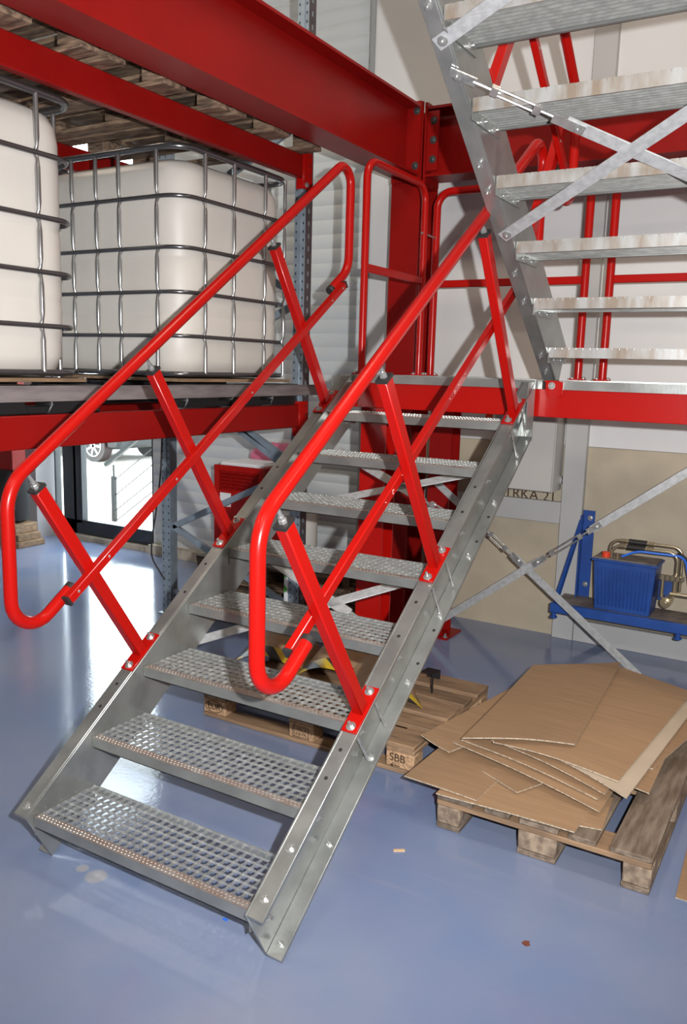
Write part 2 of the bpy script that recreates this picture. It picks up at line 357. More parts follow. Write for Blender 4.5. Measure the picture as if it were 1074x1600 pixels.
# ------------------------------------------------------------------ stair flights
HB = 0.016
def grating(x0, x1, y0, y1, z, h, pitch=0.0333, teeth=True, hx=None):
    b = MB(); n = max(2, round((y1 - y0) / pitch)); t = 0.0009; h = min(h, HB); hx = hx or h
    for i in range(n + 1):
        y = y0 + (y1 - y0) * i / n; b.box(x0, x1, y - t, y + t, z - hx, z - 0.001)
    m = round((x1 - x0) / pitch)
    for i in range(m + 1):
        x = x0 + (x1 - x0) * i / m
        if teeth:
            p = [(y0, z - h)]; k = n
            p.append((y1, z - h)); p.append((y1, z))
            for q in range(k, 0, -1):
                ya = y0 + (y1 - y0) * q / k; yb = y0 + (y1 - y0) * (q - 1) / k; dy = (yb - ya)
                p += [(ya + dy * 0.2, z), (ya + dy * 0.35, z - 0.003), (ya + dy * 0.65, z - 0.003), (ya + dy * 0.8, z)]
            p.append((y0, z))
            b.prism(p, 0, x - t, x + t)
        else: b.box(x - t, x + t, y0, y1, z - h, z)
    return b
def tread(root, x0, x1, yf, z, sgn, dep=0.285, hz=0.044, notched=False):
    yb = yf + sgn * dep; ya, yz = sorted((yf, yb))
    fr = MB(); lo = z - hz
    fr.box(x0, x0 + 0.004, ya, yz, lo - 0.03, z - 0.002); fr.box(x1 - 0.004, x1, ya, yz, lo - 0.03, z - 0.002)
    s = sgn * 0.004
    def yb2(a, b_, z0, z1): fr.box(x0 + 0.004, x1 - 0.004, min(a, b_), max(a, b_), z0, z1)
    yb2(yf, yf + s, lo, z - 0.003)                         # nosing face
    yb2(yf, yf + sgn * 0.02, lo, lo + 0.003)               # its lower lip
    if notched:
        rb = MB(); n = round((x1 - x0) / 0.0333); p = [(x0 + 0.004, lo - 0.004), (x1 - 0.004, lo - 0.004), (x1 - 0.004, z)]
        for q in range(n - 1, 0, -1):
            xx = x0 + (x1 - x0) * q / n; p += [(xx + 0.002, z), (xx + 0.002, z - 0.009), (xx - 0.002, z - 0.009), (xx - 0.002, z)]
        p.append((x0 + 0.004, z)); rb.prism(p, 1, min(yb, yb - s), max(yb, yb - s))
    else: yb2(yb - s, yb, lo + 0.008, z)
    t = part('tread', fr, GALV, root)
    if notched: part('rear_bar', rb, mat_rear, t, 'notched brown spotted rear bar')
    g0, g1 = sorted((yf + sgn * 0.034, yb - sgn * 0.004))
    part('grating', grating(x0 + 0.004, x1 - 0.004, g0, g1, z, 0.032, hx=0.040 if notched else 0.009, pitch=0.0285 if notched else 0.0333), GRATE, t)
    ns = MB(); a, c = sorted((yf, yf + sgn * 0.034)); ns.box(x0 + 0.004, x1 - 0.004, a, c, z - 0.0035, z)
    k = int((x1 - x0 - 0.03) / 0.0165)
    for row, off in ((0.010, 0), (0.024, 0.008)):
        for q in range(k):
            xx = x0 + 0.015 + q * 0.0165 + off; yy = yf + sgn * row
            ns.lathe([(0.0042, 0), (0.0028, 0.002)], (xx, yy, z - 0.0005), 5)
    part('nosing', ns, NOSE, t, 'punched nosing strip with a rusty brown tint')
    for (xx, nx) in ((x0 + 0.004, 1), (x1 - 0.004, -1)):
        for yy in (yf + sgn * 0.075, yf + sgn * 0.19):
            place('bolt', BOLT, root, (xx, yy, lo - 0.014), (nx, 0, 0))
    return t
mat_rear = mat('brown_spotted_zinc', (0.50, 0.50, 0.49), 0.36, 0.5, var=1, c2=(0.33, 0.26, 0.20), vscale=11, stretch=(1.6, 1, 0.35))

W, G, RS, SL = 0.982, 0.2805, 0.2, 0.713
TH = math.atan(SL); CS, SN = math.cos(TH), math.sin(TH)
st = thing('stair_flight', 'lower galvanised stair flight with eight grating treads rising from the blue floor', 'stair')
def ztop(y): return 0.2312 + SL * y
DV, YE = 0.282, 2.19
def stringer(root, xweb, sgn):
    A = (-0.034, ztop(-0.034)); Bq = (0.075, 0.0); Cq = (YE, ztop(YE) - DV); Dq = (YE, ztop(YE)); B2 = (0.075 + 0.0, ztop(0.075) - DV)
    b = MB(); xs = sorted((xweb, xweb + sgn * 0.009)); b.prism([A, Bq, Cq, Dq], 0, *xs)
    xf = sorted((xweb + sgn * 0.009, xweb + sgn * 0.068)); t = 0.013
    b.prism([A, (A[0] + 0.007, A[1] - t), (Dq[0], Dq[1] - t), Dq], 0, *xf)
    b.prism([Bq, (Bq[0] - 0.008, Bq[1] + t), (Cq[0], Cq[1] + t), Cq], 0, *xf)
    s = part('stringer', b, GALV, root, bevel=0.002)
    xm = xweb + sgn * 0.036
    for y in (0.36, 0.45, 0.86, 1.0, 1.42, 1.55):
        place('bolt_hole', HOLE, s, (xm, y, ztop(y) + 0.0002), (0, -SN, CS))
        if sgn > 0: place('bolt_hole', HOLE, s, (xm + 0.01, y + 0.16, ztop(y + 0.16) - DV + t + 0.001), (0, -SN, CS))
    for y in ((0.02, 0.155) if sgn > 0 else (0.0,)):
        place('bolt', BOLTF, s, (xm, y, ztop(y)), (0, -SN, CS))
    return s
sL = stringer(st, 0.0, -1); sR = stringer(st, W, 1)
for i in range(8):
    tread(st, 0.002, W - 0.002, i * G, (i + 1) * RS, 1)
    y = i * G
    for dy in (0.075,):
        place('bolt', BOLT, sR, (W + 0.009, y + dy, (i + 1) * RS - 0.058), (1, 0, 0))
        place('bolt', BOLT, sR, (W + 0.04, y + dy + 0.03, ztop(y + dy + 0.03) - DV + 0.013), (0, -SN, CS))
# head plates fixing the stringers to the platform beam
for x0, x1 in ((-0.066, -0.0), (W, W + 0.066)):
    b = MB().box(x0, x1, 2.19, 2.20, 1.50, 1.80); b.box((x0 if x0 < 0 else x1 - 0.006), (x0 + 0.006 if x0 < 0 else x1), 2.10, 2.19, 1.56, 1.79); 
    hp = part('head_plate', b, GALV, st)
    for z in (1.58, 1.66, 1.73): place('bolt', BOLT, hp, ((x0 + x1) / 2, 2.19, z), (0, -1, 0))
# flat bracing under the flight
def brace(root, p0, p1, nrm, wd=0.05, th=0.006, buckle=None, flatend=0.07, name='brace'):
    p0 = Vector(p0); p1 = Vector(p1); n = Vector(nrm).normalized(); d = (p1 - p0); L = d.length; d.normalize()
    if buckle is None:
        b = part(name, MB().bar(p0, p1, wd, th, n), FLAT, root, bevel=0.001)
    else:
        s0, s1 = buckle
        b = part(name, MB().bar(p0 + d * s1, p1, wd, th, n), FLAT, root, bevel=0.001)
        q = MB(); q.bar(p0 - d * 0.0, p0 + d * 0.10, 0.034, 0.006, n)
        q.bar(p0 + d * (s1 - 0.07), p0 + d * (s1 + 0.06), 0.038, 0.006, n) if False else None
        off = n * 0.006
        q.bar(p0 + d * (s1 - 0.05) + off, p0 + d * (s1 + 0.07) + off, 0.036, 0.006, n)
        q.cyl(p0 + d * 0.09, p0 + d * (s0 + 0.02), 0.006, 10); q.cyl(p0 + d * (s1 - 0.12), p0 + d * (s1 - 0.04), 0.006, 10)
        a = d.cross(n).normalized() * 0.013; e0 = p0 + d * s0; e1 = p0 + d * (s1 - 0.11)
        q.tube([e0 + a, e1 + a], 0.0048, 8); q.tube([e0 - a, e1 - a], 0.0048, 8)
        for e in (e0, e1): q.bar(e - d * 0.014, e + d * 0.014, 0.034, 0.018, n)
        part('turnbuckle', q, GALVB, b, 'bright turnbuckle')
        place('bolt', BOLTD2, b, p0 + d * (s1 + 0.045) + n * 0.008, n)
    place('bolt', BOLTD2, b, p1 - d * 0.03 + n * 0.004, n); place('bolt', BOLTD2, b, p0 + d * 0.03 + n * 0.004, n)
    return b
BOLTD2 = hexbolt(0.012, 0.010, 0.004, True)
NU = (0, SN, -CS)
def pun(x, y): return (x, y, ztop(y) - DV - 0.006)
brace(st, pun(-0.02, 0.93), pun(1.0, 1.47), NU)
brace(st, pun(1.0, 1.05), pun(-0.02, 1.39), (0, SN, -CS), buckle=(0.14, 0.42))
brace(st, pun(-0.02, 1.65), pun(1.0, 2.02), NU)
brace(st, pun(1.0, 1.65), pun(-0.02, 2.05), (0, SN, -CS), buckle=(0.14, 0.42))

# upper flight
up = thing('stair_flight', 'upper galvanised stair flight seen from beneath, standing on the platform with crossed braces', 'stair', (1.6, 2.3, 1.80))
UX0, UX1, USL = 1.10, 2.08, 0.768
def ury(k): return 2.197 - 0.272 * (k - 1)
def urz(k): return 1.958 + 0.209 * (k - 1)
def zlow(y): return 1.923 - USL * (y - 2.197)
UTH = math.atan(USL); NB = (0, -math.sin(UTH), -math.cos(UTH))
for xw, sg in ((UX0, -1), (UX1, 1)):
    ytop = 0.30
    pts = [(2.36, 1.80), (ytop, zlow(ytop)), (ytop, zlow(ytop) + 0.285), (2.50, zlow(2.50) + 0.285), (2.415, 1.80)]
    b = MB(); b.prism(pts, 0, *sorted((xw, xw + sg * 0.009))); xf = sorted((xw + sg * 0.009, xw + sg * 0.068)); t = 0.014
    b.prism([(2.36, 1.80), (ytop, zlow(ytop)), (ytop, zlow(ytop) + t), (2.378, 1.80)], 0, *xf)
    b.prism([(2.50, zlow(2.50) + 0.285), (ytop, zlow(ytop) + 0.285), (ytop, zlow(ytop) + 0.285 - t), (2.49, zlow(2.50) + 0.285 - t)], 0, *xf)
    s = part('stringer', b, GALV, up, bevel=0.002)
    for y in (1.30, 1.40, 1.76, 1.90, 0.80, 2.20, 2.3):
        place('bolt', BOLT, s, (xw + sg * 0.036, y, zlow(y)), NB)
for k in range(1, 8):
    tread(up, UX0 + 0.002, UX1 - 0.002, ury(k) + 0.285, urz(k), -1, notched=True)
ln = Vector(NB)
def plow(x, y): return Vector((x, y, zlow(y))) + ln * 0.006
brace(up, plow(1.066, 0.985), plow(2.12, 1.58), NB, buckle=(0.17, 0.44))
brace(up, plow(1.066, 1.585) + ln * 0.006, plow(2.12, 1.05) + ln * 0.006, NB)
brace(up, plow(1.05, 0.905), plow(2.12, 0.54), NB)

# ------------------------------------------------------------------ handrails (same loop for each, mapped into its plane)
def handrail(label, x, T, nrmT, inner, group, posts=True, xin=None, chalk=False, base=None):
    r0 = T(0.0, 1.0, x); h = thing('handrail', label, 'handrail', r0, group)
    def p(a, z, xx=x): return T(a, z, xx)
    def zl(a): return 1.428 + 0.693 * a
    pts = [p(0.222, 0.995), p(-0.032, 0.817), p(-0.032, zl(-0.032)), p(2.19, zl(2.19)), p(2.19, 2.362), p(2.018, 2.242)]
    path = fillet(pts, [0.19, 0.09, 0.15, 0.075])
    part('top_tube', MB().tube(path, 0.0235, 18), RED, h, sharp=60)
    d0 = (Vector(path[0]) - Vector(path[1])).normalized(); d1 = (Vector(path[-1]) - Vector(path[-2])).normalized()
    for e, d in ((path[0], d0), (path[-1], d1)):
        part('end_cap', MB().tube([Vector(e) - d * 0.002, Vector(e) + d * 0.018, Vector(e) + d * 0.022], [0.0245, 0.0245, 0.019], 16), RUBBER, h, 'black plastic end cap')
    xi = x + inner
    m0, m1 = p(0.185, 0.970, xi), p(2.085, 2.268, xi); nv = nrmT
    mr = part('mid_rail', MB().bar(m0, m1, 0.030, 0.036, nv), RED, h, bevel=0.003)
    dm = (Vector(m1) - Vector(m0)).normalized()
    for e, s in ((m0, -1), (m1, 1)):
        part('end_cap', MB().bar(Vector(e) + dm * s * 0.001, Vector(e) + dm * s * 0.012, 0.031, 0.037, nv), RUBBER, h, 'black plastic end cap')
    for t in (0.02, 0.10, 0.30, 0.57, 0.93, 0.985):
        sd = -1 if inner < 0 else 1
        place('screw', SCREW, mr, Vector(m0).lerp(Vector(m1), t) + Vector((sd * 0.015, 0, 0)), (sd, 0, 0))
    for a in (0.585, 1.165, 1.99):
        zb = 0.2312 + SL * a; b0 = Vector(p(a, zb)); tp = Vector(p(a - 0.49, zb + 0.735)); d = (tp - b0).normalized()
        po = part('post', MB().bar(b0, tp, 0.040, 0.050, dm), RED, h, bevel=0.004)
        pc = part('base_plate', MB().bar(b0 - dm * 0.098 + nrmT * 0.004, b0 + dm * 0.098 + nrmT * 0.004, 0.060, 0.008, nrmT), RED, po, bevel=0.001)
        cp = MB().bar(tp, tp + d * 0.012, 0.044, 0.054, dm); part('post_cap', cp, RUBBER, po, 'black plastic post cap')
        sd = MB(); e = tp + d * 0.012
        zt = None
        sd.cyl(e, e + d * 0.075, 0.0065, 10); sd.lathe([(0.012, 0), (0.012, 0.01)], (0, 0, 0), 6) if False else None
        sd.cyl(e, e + d * 0.010, 0.014, 6); sd.cyl(e + d * 0.010, e + d * 0.022, 0.010, 6)
        part('stud', sd, GALVB, po, 'bright threaded stud')
        for s in (-0.076, 0.076):
            place('bolt', BOLTP, po, b0 + dm * s + nrmT * 0.008, nrmT)
            if base:
                q = b0 + dm * s + Vector((0.006, 0, 0)); part('clamp_rod', MB().cyl(q - nrmT * 0.012, q - nrmT * base, 0.0055, 8), GALVB, po, 'bright threaded rod between the flanges')
    if chalk:
        for t in (0.30, 0.33, 0.365, 0.40, 0.575, 0.60, 0.62, 0.65):
            c = Vector(m0).lerp(Vector(m1), t); rr = random.uniform(0.006, 0.011); q = MB(); fx = 0.0165
            pp = [c + Vector((fx, 0, 0)) + dm * rr * math.cos(k * 0.55) * random.uniform(.5, 1.2) + nrmT * rr * math.sin(k * 0.55) for k in range(random.choice((4, 6, 9)))]
            part('chalk_mark', q.tube(pp, 0.0011, 5), CHALK, mr, 'pale scribbled chalk mark')
    return h
SCREW = MB().lathe([(0.006, 0), (0.0045, 0.002)], (0, 0, 0), 8).mesh('screw', [GALVB])
BOLTP = hexbolt(0.0115, 0.010, 0.014, True)
NUP = Vector((0, -SN, CS))
handrail('red tubular handrail on the left edge of the lower stair, before the tank cages', -0.034, lambda a, z, x: Vector((x, a, z)), NUP, 0.036, 'red stair handrails', base=0.205)
handrail('red tubular handrail on the right edge of the lower stair, nearest the camera', W + 0.036, lambda a, z, x: Vector((x, a, z)), NUP, -0.036, 'red stair handrails', chalk=True, base=0.205)
def TU(a, z, x): return Vector((x, 2.485 - a * 0.97, 1.965 + (z - 0.2) + 0.045 * a))
NUU = Vector((0, math.sin(R(37)), math.cos(R(37))))
handrail('red handrail of the upper stair flight, half hidden behind its treads', UX0 - 0.034, TU, NUU, 0.036, 'red stair handrails')

# ------------------------------------------------------------------ platform between the flights
lp = thing('landing_platform', 'steel platform with red edge beam and grating deck at the stair head', 'platform', (1.0, 2.9, 0))
part('edge_beam', MB().box(-0.06, 2.3, 2.24, 2.30, 1.620, 1.757), RED, lp, bevel=0.003)
part('edge_beam', MB().box(-0.06, 2.3, 3.44, 3.50, 1.620, 1.757), RED, lp, bevel=0.003)
part('side_beam', MB().box(-0.06, 0.0, 2.302, 3.438, 1.640, 1.757), RED, lp, bevel=0.003)
part('side_beam', MB().box(2.24, 2.30, 2.302, 3.438, 1.640, 1.757), RED, lp, bevel=0.003)
for i, (x0, x1) in enumerate(((-0.06, 1.075), (1.16, 2.3))):
    fr = MB(); 
    for y0, y1 in ((2.222, 2.228), (3.49, 3.496)): fr.box(x0, x1, y0, y1, 1.757, 1.80)
    fr.box(x0, x0 + 0.004, 2.228, 3.49, 1.757, 1.80); fr.box(x1 - 0.004, x1, 2.228, 3.49, 1.757, 1.80)
    dk = part('deck_panel', fr, GALV, lp)
    part('grating', grating(x0 + 0.004, x1 - 0.004, 2.23, 3.488, 1.80, 0.036, 0.0345, False), GRATE, dk)
    if i == 0: text('187', dk, (0.215, 2.2215, 1.782), 0.040, INK, ext=0.0004)
fr = MB(); fr.box(1.085, 1.15, 2.32, 3.48, 1.757, 1.80)
part('deck_strip', fr, GALV, lp)
bk = MB().box(1.085, 1.19, 2.226, 2.36, 1.792, 1.800); bk.prism([(1.095, 1.795), (1.18, 1.795), (1.18, 1.735), (1.16, 1.718), (1.115, 1.718), (1.095, 1.735)], 1, 2.214, 2.2205)
bb = part('stair_shoe', bk, RED, lp, 'red bolted shoe under the upper stair foot')
place('bolt', BOLTP, bb, (1.125, 2.214, 1.775), (0, -1, 0))
def hleg(x0, x1, y0, y1, z0, z1):
    t = 0.012; b = MB(); b.box(x0, x1, y0, y0 + t, z0, z1); b.box(x0, x1, y1 - t, y1, z0, z1); xm = (x0 + x1) / 2; b.box(xm - t / 2, xm + t / 2, y0 + t, y1 - t, z0, z1); return b
for (x0, x1, y0, y1) in ((0.0, 0.16, 2.322, 2.46), (-0.03, 0.13, 3.33, 3.48), (2.12, 2.28, 2.31, 2.45), (2.12, 2.28, 3.33, 3.48)):
    lg = part('leg', hleg(x0, x1, y0, y1, 0.014, 1.62), RED if y0 < 3 else REDDIM, lp)  # back legs get the dimmed red, weaker flash light put into their colour
    part('foot_plate', MB().box(x0 - 0.06, x1 + 0.06, y0 - (0.012 if y0 < 3 else 0.05), y1 + 0.05, 0, 0.014), REDDIM, lg)
    for (bx, by) in ((x0 - 0.035, y0 + (0.02 if y0 < 3 else -0.025)), (x1 + 0.035, y0 + (0.02 if y0 < 3 else -0.025))): place('bolt', BOLTP, lg, (bx, by, 0.014))
YB = 3.325
brace(lp, (1.62, YB, 1.31), (0.04, YB, 0.05), (0, -1, 0), name='brace')
lp2 = None
def wallbrace(p0, p1, s0, s1):
    # bar, turnbuckle in its middle, bar
    p0 = Vector(p0); p1 = Vector(p1); d = (p1 - p0); L = d.length; d.normalize(); n = Vector((0, -1, 0))
    b = part('brace', MB().bar(p0, p0 + d * s0, 0.05, 0.006, n), FLAT, lp, bevel=0.001)
    b2 = part('brace', MB().bar(p0 + d * s1, p1, 0.05, 0.006, n), FLAT, lp, bevel=0.001)
    q = MB(); a = d.cross(n).normalized() * 0.013; o = n * 0.006
    q.bar(p0 + d * (s0 - 0.07) + o, p0 + d * (s0 + 0.03) + o, 0.038, 0.006, n); q.bar(p0 + d * (s1 - 0.03) + o, p0 + d * (s1 + 0.07) + o, 0.038, 0.006, n)
    e0 = p0 + d * (s0 + 0.085) + o; e1 = p0 + d * (s1 - 0.085) + o
    q.cyl(p0 + d * (s0 + 0.02) + o, e0, 0.006, 10); q.cyl(e1, p0 + d * (s1 - 0.02) + o, 0.006, 10)
    q.cyl(e0 + a, e1 + a, 0.0048, 8); q.cyl(e0 - a, e1 - a, 0.0048, 8)
    for e in (e0, e1): q.bar(e - d * 0.014, e + d * 0.014, 0.034, 0.018, n)
    part('turnbuckle', q, GALVB, b, 'bright turnbuckle')
    for s in (s0 - 0.035, s1 + 0.035): place('bolt', BOLTD2, b, p0 + d * s + n * 0.010, n)
bpy.data.objects.remove([o for o in lp.children if o.name.startswith('brace')][0])
for o in [o for o in bpy.data.objects if o.parent is None and o.type == 'MESH' and o.name.startswith('bolt')]: bpy.data.objects.remove(o)
YB = 3.31
wallbrace((0.03, YB, 0.055), (2.10, YB, 1.66), 0.98, 1.36)
wallbrace((0.03, YB + 0.012, 1.09), (1.46, YB + 0.012, 0.01), 0.44, 0.74)

# guard rails standing on the platform
def guard(label, p0, p1, htop, rt=0.0245, zb=1.80):
    p0 = Vector(p0); p1 = Vector(p1); d = (p1 - p0).normalized(); u = Vector((0, 0, 1))
    g = thing('guard_rail', label, 'guard rail', (p0.x, p0.y, zb), 'red guard rails on the platform')
    part('tube_frame', MB().tube(fillet([p0 + u * 0.008, p0 + u * htop, p1 + u * htop, p1 + u * 0.008], [0.10, 0.10]), rt, 16), RED, g, sharp=60)
    part('knee_rail', MB().bar(p0 + u * 0.59 + d * 0.02, p1 + u * 0.59 - d * 0.02, 0.024, 0.046), RED, g, bevel=0.004)
    for p in (p0, p1):
        b = MB().box(p.x - 0.045, p.x + 0.045, p.y - 0.03, p.y + 0.03, zb, zb + 0.008)
        fp = part('foot_plate', b, RED, g)
        for s in (-0.034, 0.034): place('bolt', BOLTF, fp, (p.x + s, p.y, zb + 0.008))
    return g
g1 = guard('red tubular guard rail on the left platform edge, before the red column', (-0.022, 2.345, 1.80), (-0.022, 3.09, 1.80), 1.165, 0.0215)
guard('red tubular guard rail along the platform back, left of the grey wall column', (-0.035, 3.30, 1.80), (0.953, 3.30, 1.80), 1.165)
guard('red tubular guard rail along the platform back, right of the grey wall column', (1.10, 3.30, 1.80), (2.10, 3.30, 1.80), 1.165)
b = MB().cyl((-0.022, 3.06, 2.68), (-0.022, 3.13, 2.68), 0.007, 10); b.cyl((-0.028, 3.115, 2.68), (-0.031, 3.285, 2.68), 0.006, 10); b.cyl((-0.028, 3.115, 2.68), (-0.028, 3.125, 2.68), 0.016, 6)
part('bolt', b, GALVB, g1, 'bright connecting bolt')

# ------------------------------------------------------------------ mezzanine steelwork
def ibeam(ax, c, lo, hi, zb, zt, fw, tf=0.016, tw=0.010):
    p = [(c - fw / 2, zb), (c + fw / 2, zb), (c + fw / 2, zb + tf), (c + tw / 2, zb + tf), (c + tw / 2, zt - tf), (c + fw / 2, zt - tf), (c + fw / 2, zt), (c - fw / 2, zt), (c - fw / 2, zt - tf), (c - tw / 2, zt - tf), (c - tw / 2, zb + tf), (c - fw / 2, zb + tf)]
    b = MB()
    if ax == 1: b.prism(p, 1, lo, hi)
    else: b.prism(p, 0, lo, hi)
    return b
BX = -0.315
mb1 = thing('mezzanine_beam', 'deep red steel beam running overhead from upper left to the corner column', 'beam', (BX, 1.0, 3.1))
part('beam_profile', ibeam(1, BX, -1.6, 3.38, 3.098, 3.535, 0.205), REDDIM, mb1)
ep = part('end_plate', MB().box(BX - 0.10, BX + 0.105, 3.362, 3.382, 3.06, 3.56), REDDIM, mb1)
st2 = MB().box(BX + 0.006, BX + 0.10, 3.24, 3.252, 3.115, 3.518) if False else None
for z in (3.16, 3.50): place('bolt', BOLTD, ep, (BX + 0.075, 3.362, z), (0, -1, 0))
mb2 = thing('mezzanine_beam', 'red steel beam along the back wall behind the upper stair flight', 'beam', (2.0, 3.5, 3.1))
part('beam_profile', ibeam(0, 3.52, -0.188, 7.8, 3.098, 3.535, 0.205), REDDIM, mb2)
part('end_plate', MB().box(-0.205, -0.188, 3.41, 3.63, 3.06, 3.56), REDDIM, mb2)
ct = part('cleat', MB().box(-0.182, -0.10, 3.405, 3.418, 3.13, 3.50), REDDIM, mb2)
for z in (3.20, 3.32, 3.44): place('bolt', BOLTD, ct, (-0.135, 3.405, z), (0, -1, 0))
cl = thing('mezzanine_column', 'red steel column in the corner carrying the two overhead beams', 'column', (-0.31, 3.5, 0))
part('column_profile', hleg(-0.42, -0.205, 3.383, 3.66, 0.02, 3.56), REDDIM, cl)
part('stiffener', MB().box(-0.42, -0.205, 3.40, 3.65, 3.05, 3.062), REDDIM, cl)
part('foot_plate', MB().box(-0.48, -0.145, 3.33, 3.72, 0, 0.02), REDDIM, cl)
mb3 = thing('mezzanine_column', 'narrow red post standing under the left platform edge', 'post', (-0.2, 2.6, 0)) if False else None

# ------------------------------------------------------------------ pallet rack with upright frames and beams
PF, PR_ = -0.66, -1.79      # front and rear post lines
def post(x, y0, z1, face, m):
    b = MB(); t = 0.004; x0, x1, y1 = x - 0.04, x + 0.04, y0 + 0.075
    b.box(x0, x1, y0, y0 + t, 0.008, z1); b.box(x0, x0 + t, y0 + t, y1, 0.008, z1); b.box(x1 - t, x1, y0 + t, y1, 0.008, z1)
    b.box(x0 + t, x0 + 0.02, y1 - t, y1, 0.008, z1); b.box(x1 - 0.02, x1 - t, y1 - t, y1, 0.008, z1)
    b.box(x - 0.012, x + 0.012, y0 - 0.006, y0, 0.008, z1)
    return b
def upright(label, y0, z1):
    u = thing('rack_upright', label, 'rack frame', (-1.2, y0, 0), 'pallet rack uprights')
    for x in (PF, PR_):
        po = part('post', post(x, y0, z1, 1, None), RACK, u, bevel=0)
        hl = MB(); z = 0.06
        while z < z1 - 0.03:
            for s in (-0.026, 0.026): hl.box(x + s - 0.004, x + s + 0.004, y0 - 0.0008, y0, z - 0.007, z + 0.007)
            z += 0.05
        part('slot_row', hl, RUBBER, po, 'punched slots down the post')
        if x == PF:
            cv = MB().box(x + 0.0402, x + 0.0425, y0 + 0.002, y0 + 0.074, 0.008, z1); part('side_sheet', cv, DARKSIDE, po, 'dark perforated side of the post')
            h2 = MB(); z = 0.085
            while z < z1 - 0.03: h2.box(x + 0.0425, x + 0.0433, y0 + 0.028, y0 + 0.042, z - 0.014, z + 0.014); z += 0.075
            part('slot_row', h2, RACK, po, 'pale punched slots')
        part('foot_plate', MB().box(x - 0.06, x + 0.06, y0 - 0.03, y0 + 0.10, 0, 0.008), RACK, u)
    ym = y0 + 0.04; zs = [0.30, 0.66, 1.20, 1.74, 2.28, 2.82, 3.36, 3.90]
    part('tie_bar', MB().bar((PR_ + 0.04, ym, 0.17), (PF - 0.04, ym, 0.17), 0.03, 0.035), RACK, u)
    for i in range(1, len(zs) - 1):
        a = (PR_ + 0.04, ym, zs[i]) if i % 2 else (PF - 0.04, ym, zs[i]); c = (PF - 0.04, ym, zs[i + 1]) if i % 2 else (PR_ + 0.04, ym, zs[i + 1])
        if i % 2: c = (c[0], c[1], c[2] - 0.05)
        part('brace', MB().bar(a, c, 0.030, 0.042, (0, 0, 1)), RACK, u)
    part('brace', MB().bar((PR_ + 0.04, ym, 0.66), (PF - 0.04, ym, 0.22), 0.03, 0.042), RACK, u)
    part('brace', MB().bar((PR_ + 0.04, ym, 1.75), (PF - 0.04, ym, 1.14), 0.03, 0.042), RACK, u)
    return u
ur = upright('perforated steel upright frame of the pallet rack, behind the stair', 2.64, 4.9)
lb = MB().box(PF - 0.075, PF - 0.043, 2.637, 2.640, 0.02, 0.52); lq = link('label_plate', lb.mesh('label_plate', [PAPER], OFF[ur]), ur, 'white label with green marks on the post')
for z in (0.14, 0.24, 0.36, 0.46):
    part('green_mark', MB().prism([(PF - 0.073, z - 0.03), (PF - 0.045, z), (PF - 0.073, z + 0.03)], 1, 2.6355, 2.637), GREEN, lq)
upright('perforated steel upright frame at the near end of the rack', -0.42, 4.9)
def rackbeam(label, x, sgn, zb, h=0.135):
    r = thing('rack_beam', label, 'rack beam', (x, 1.1, zb), 'red pallet rack beams')
    part('beam_box', MB().box(x - 0.025, x + 0.025, -0.33, 2.60, zb, zb + h), REDDIM, r, bevel=0.005)
    for y0, y1 in ((2.600, 2.690), (-0.42, -0.33)):
        b = MB(); xs = sorted((x + sgn * 0.025, x + sgn * 0.032)) 
        b.box(min(x - 0.025, x + 0.025), max(x - 0.025, x + 0.025), y0 if y0 < 0 else y0, (y0 + 0.012) if y0 > 0 else y1, zb - 0.06, zb + h + 0.02)
        b.box(xs[0], xs[1], y0, y1, zb - 0.06, zb + h + 0.02)
        c = part('connector', b, RED, r, bevel=0.001)
        for k in range(4):
            place('bolt_hole', HOLE, c, (x + sgn * 0.032, (y0 + y1) / 2 + 0.02, zb - 0.03 + k * 0.055), (sgn, 0, 0))
        place('bolt', BOLTF, c, (x + sgn * 0.032, (y0 + y1) / 2 - 0.015, zb - 0.035), (sgn, 0, 0))
XF, XR = -0.640, -1.812
rackbeam('red front beam under the shelf that carries the two tank cages', XF, 1, 1.452, 0.145)
rackbeam('red rear beam under the shelf that carries the two tank cages', XR, -1, 1.452, 0.145)
rackbeam('red front beam above the tank cages, below the old pallets', XF, 1, 2.965)
rackbeam('red rear beam above the tank cages, behind the near tank', XR, -1, 2.965)
# long steel runner in front of the shelf
b = MB().box(-0.600, -0.596, -0.3, 2.80, 1.655, 1.722); b.box(-0.614, -0.600, -0.3, 2.80, 1.718, 1.722); b.box(-0.614, -0.600, -0.3, 2.80, 1.655, 1.659); b.box(-0.600, -0.592, -0.3, 2.80, 1.718, 1.722); b.box(-0.600, -0.592, -0.3, 2.80, 1.655, 1.660)
solo('shelf_runner', b, RAILG, 'long brown grey steel channel along the shelf front under the tanks', 'channel', (-0.62, 1.2, 1.655), bevel=0.001)

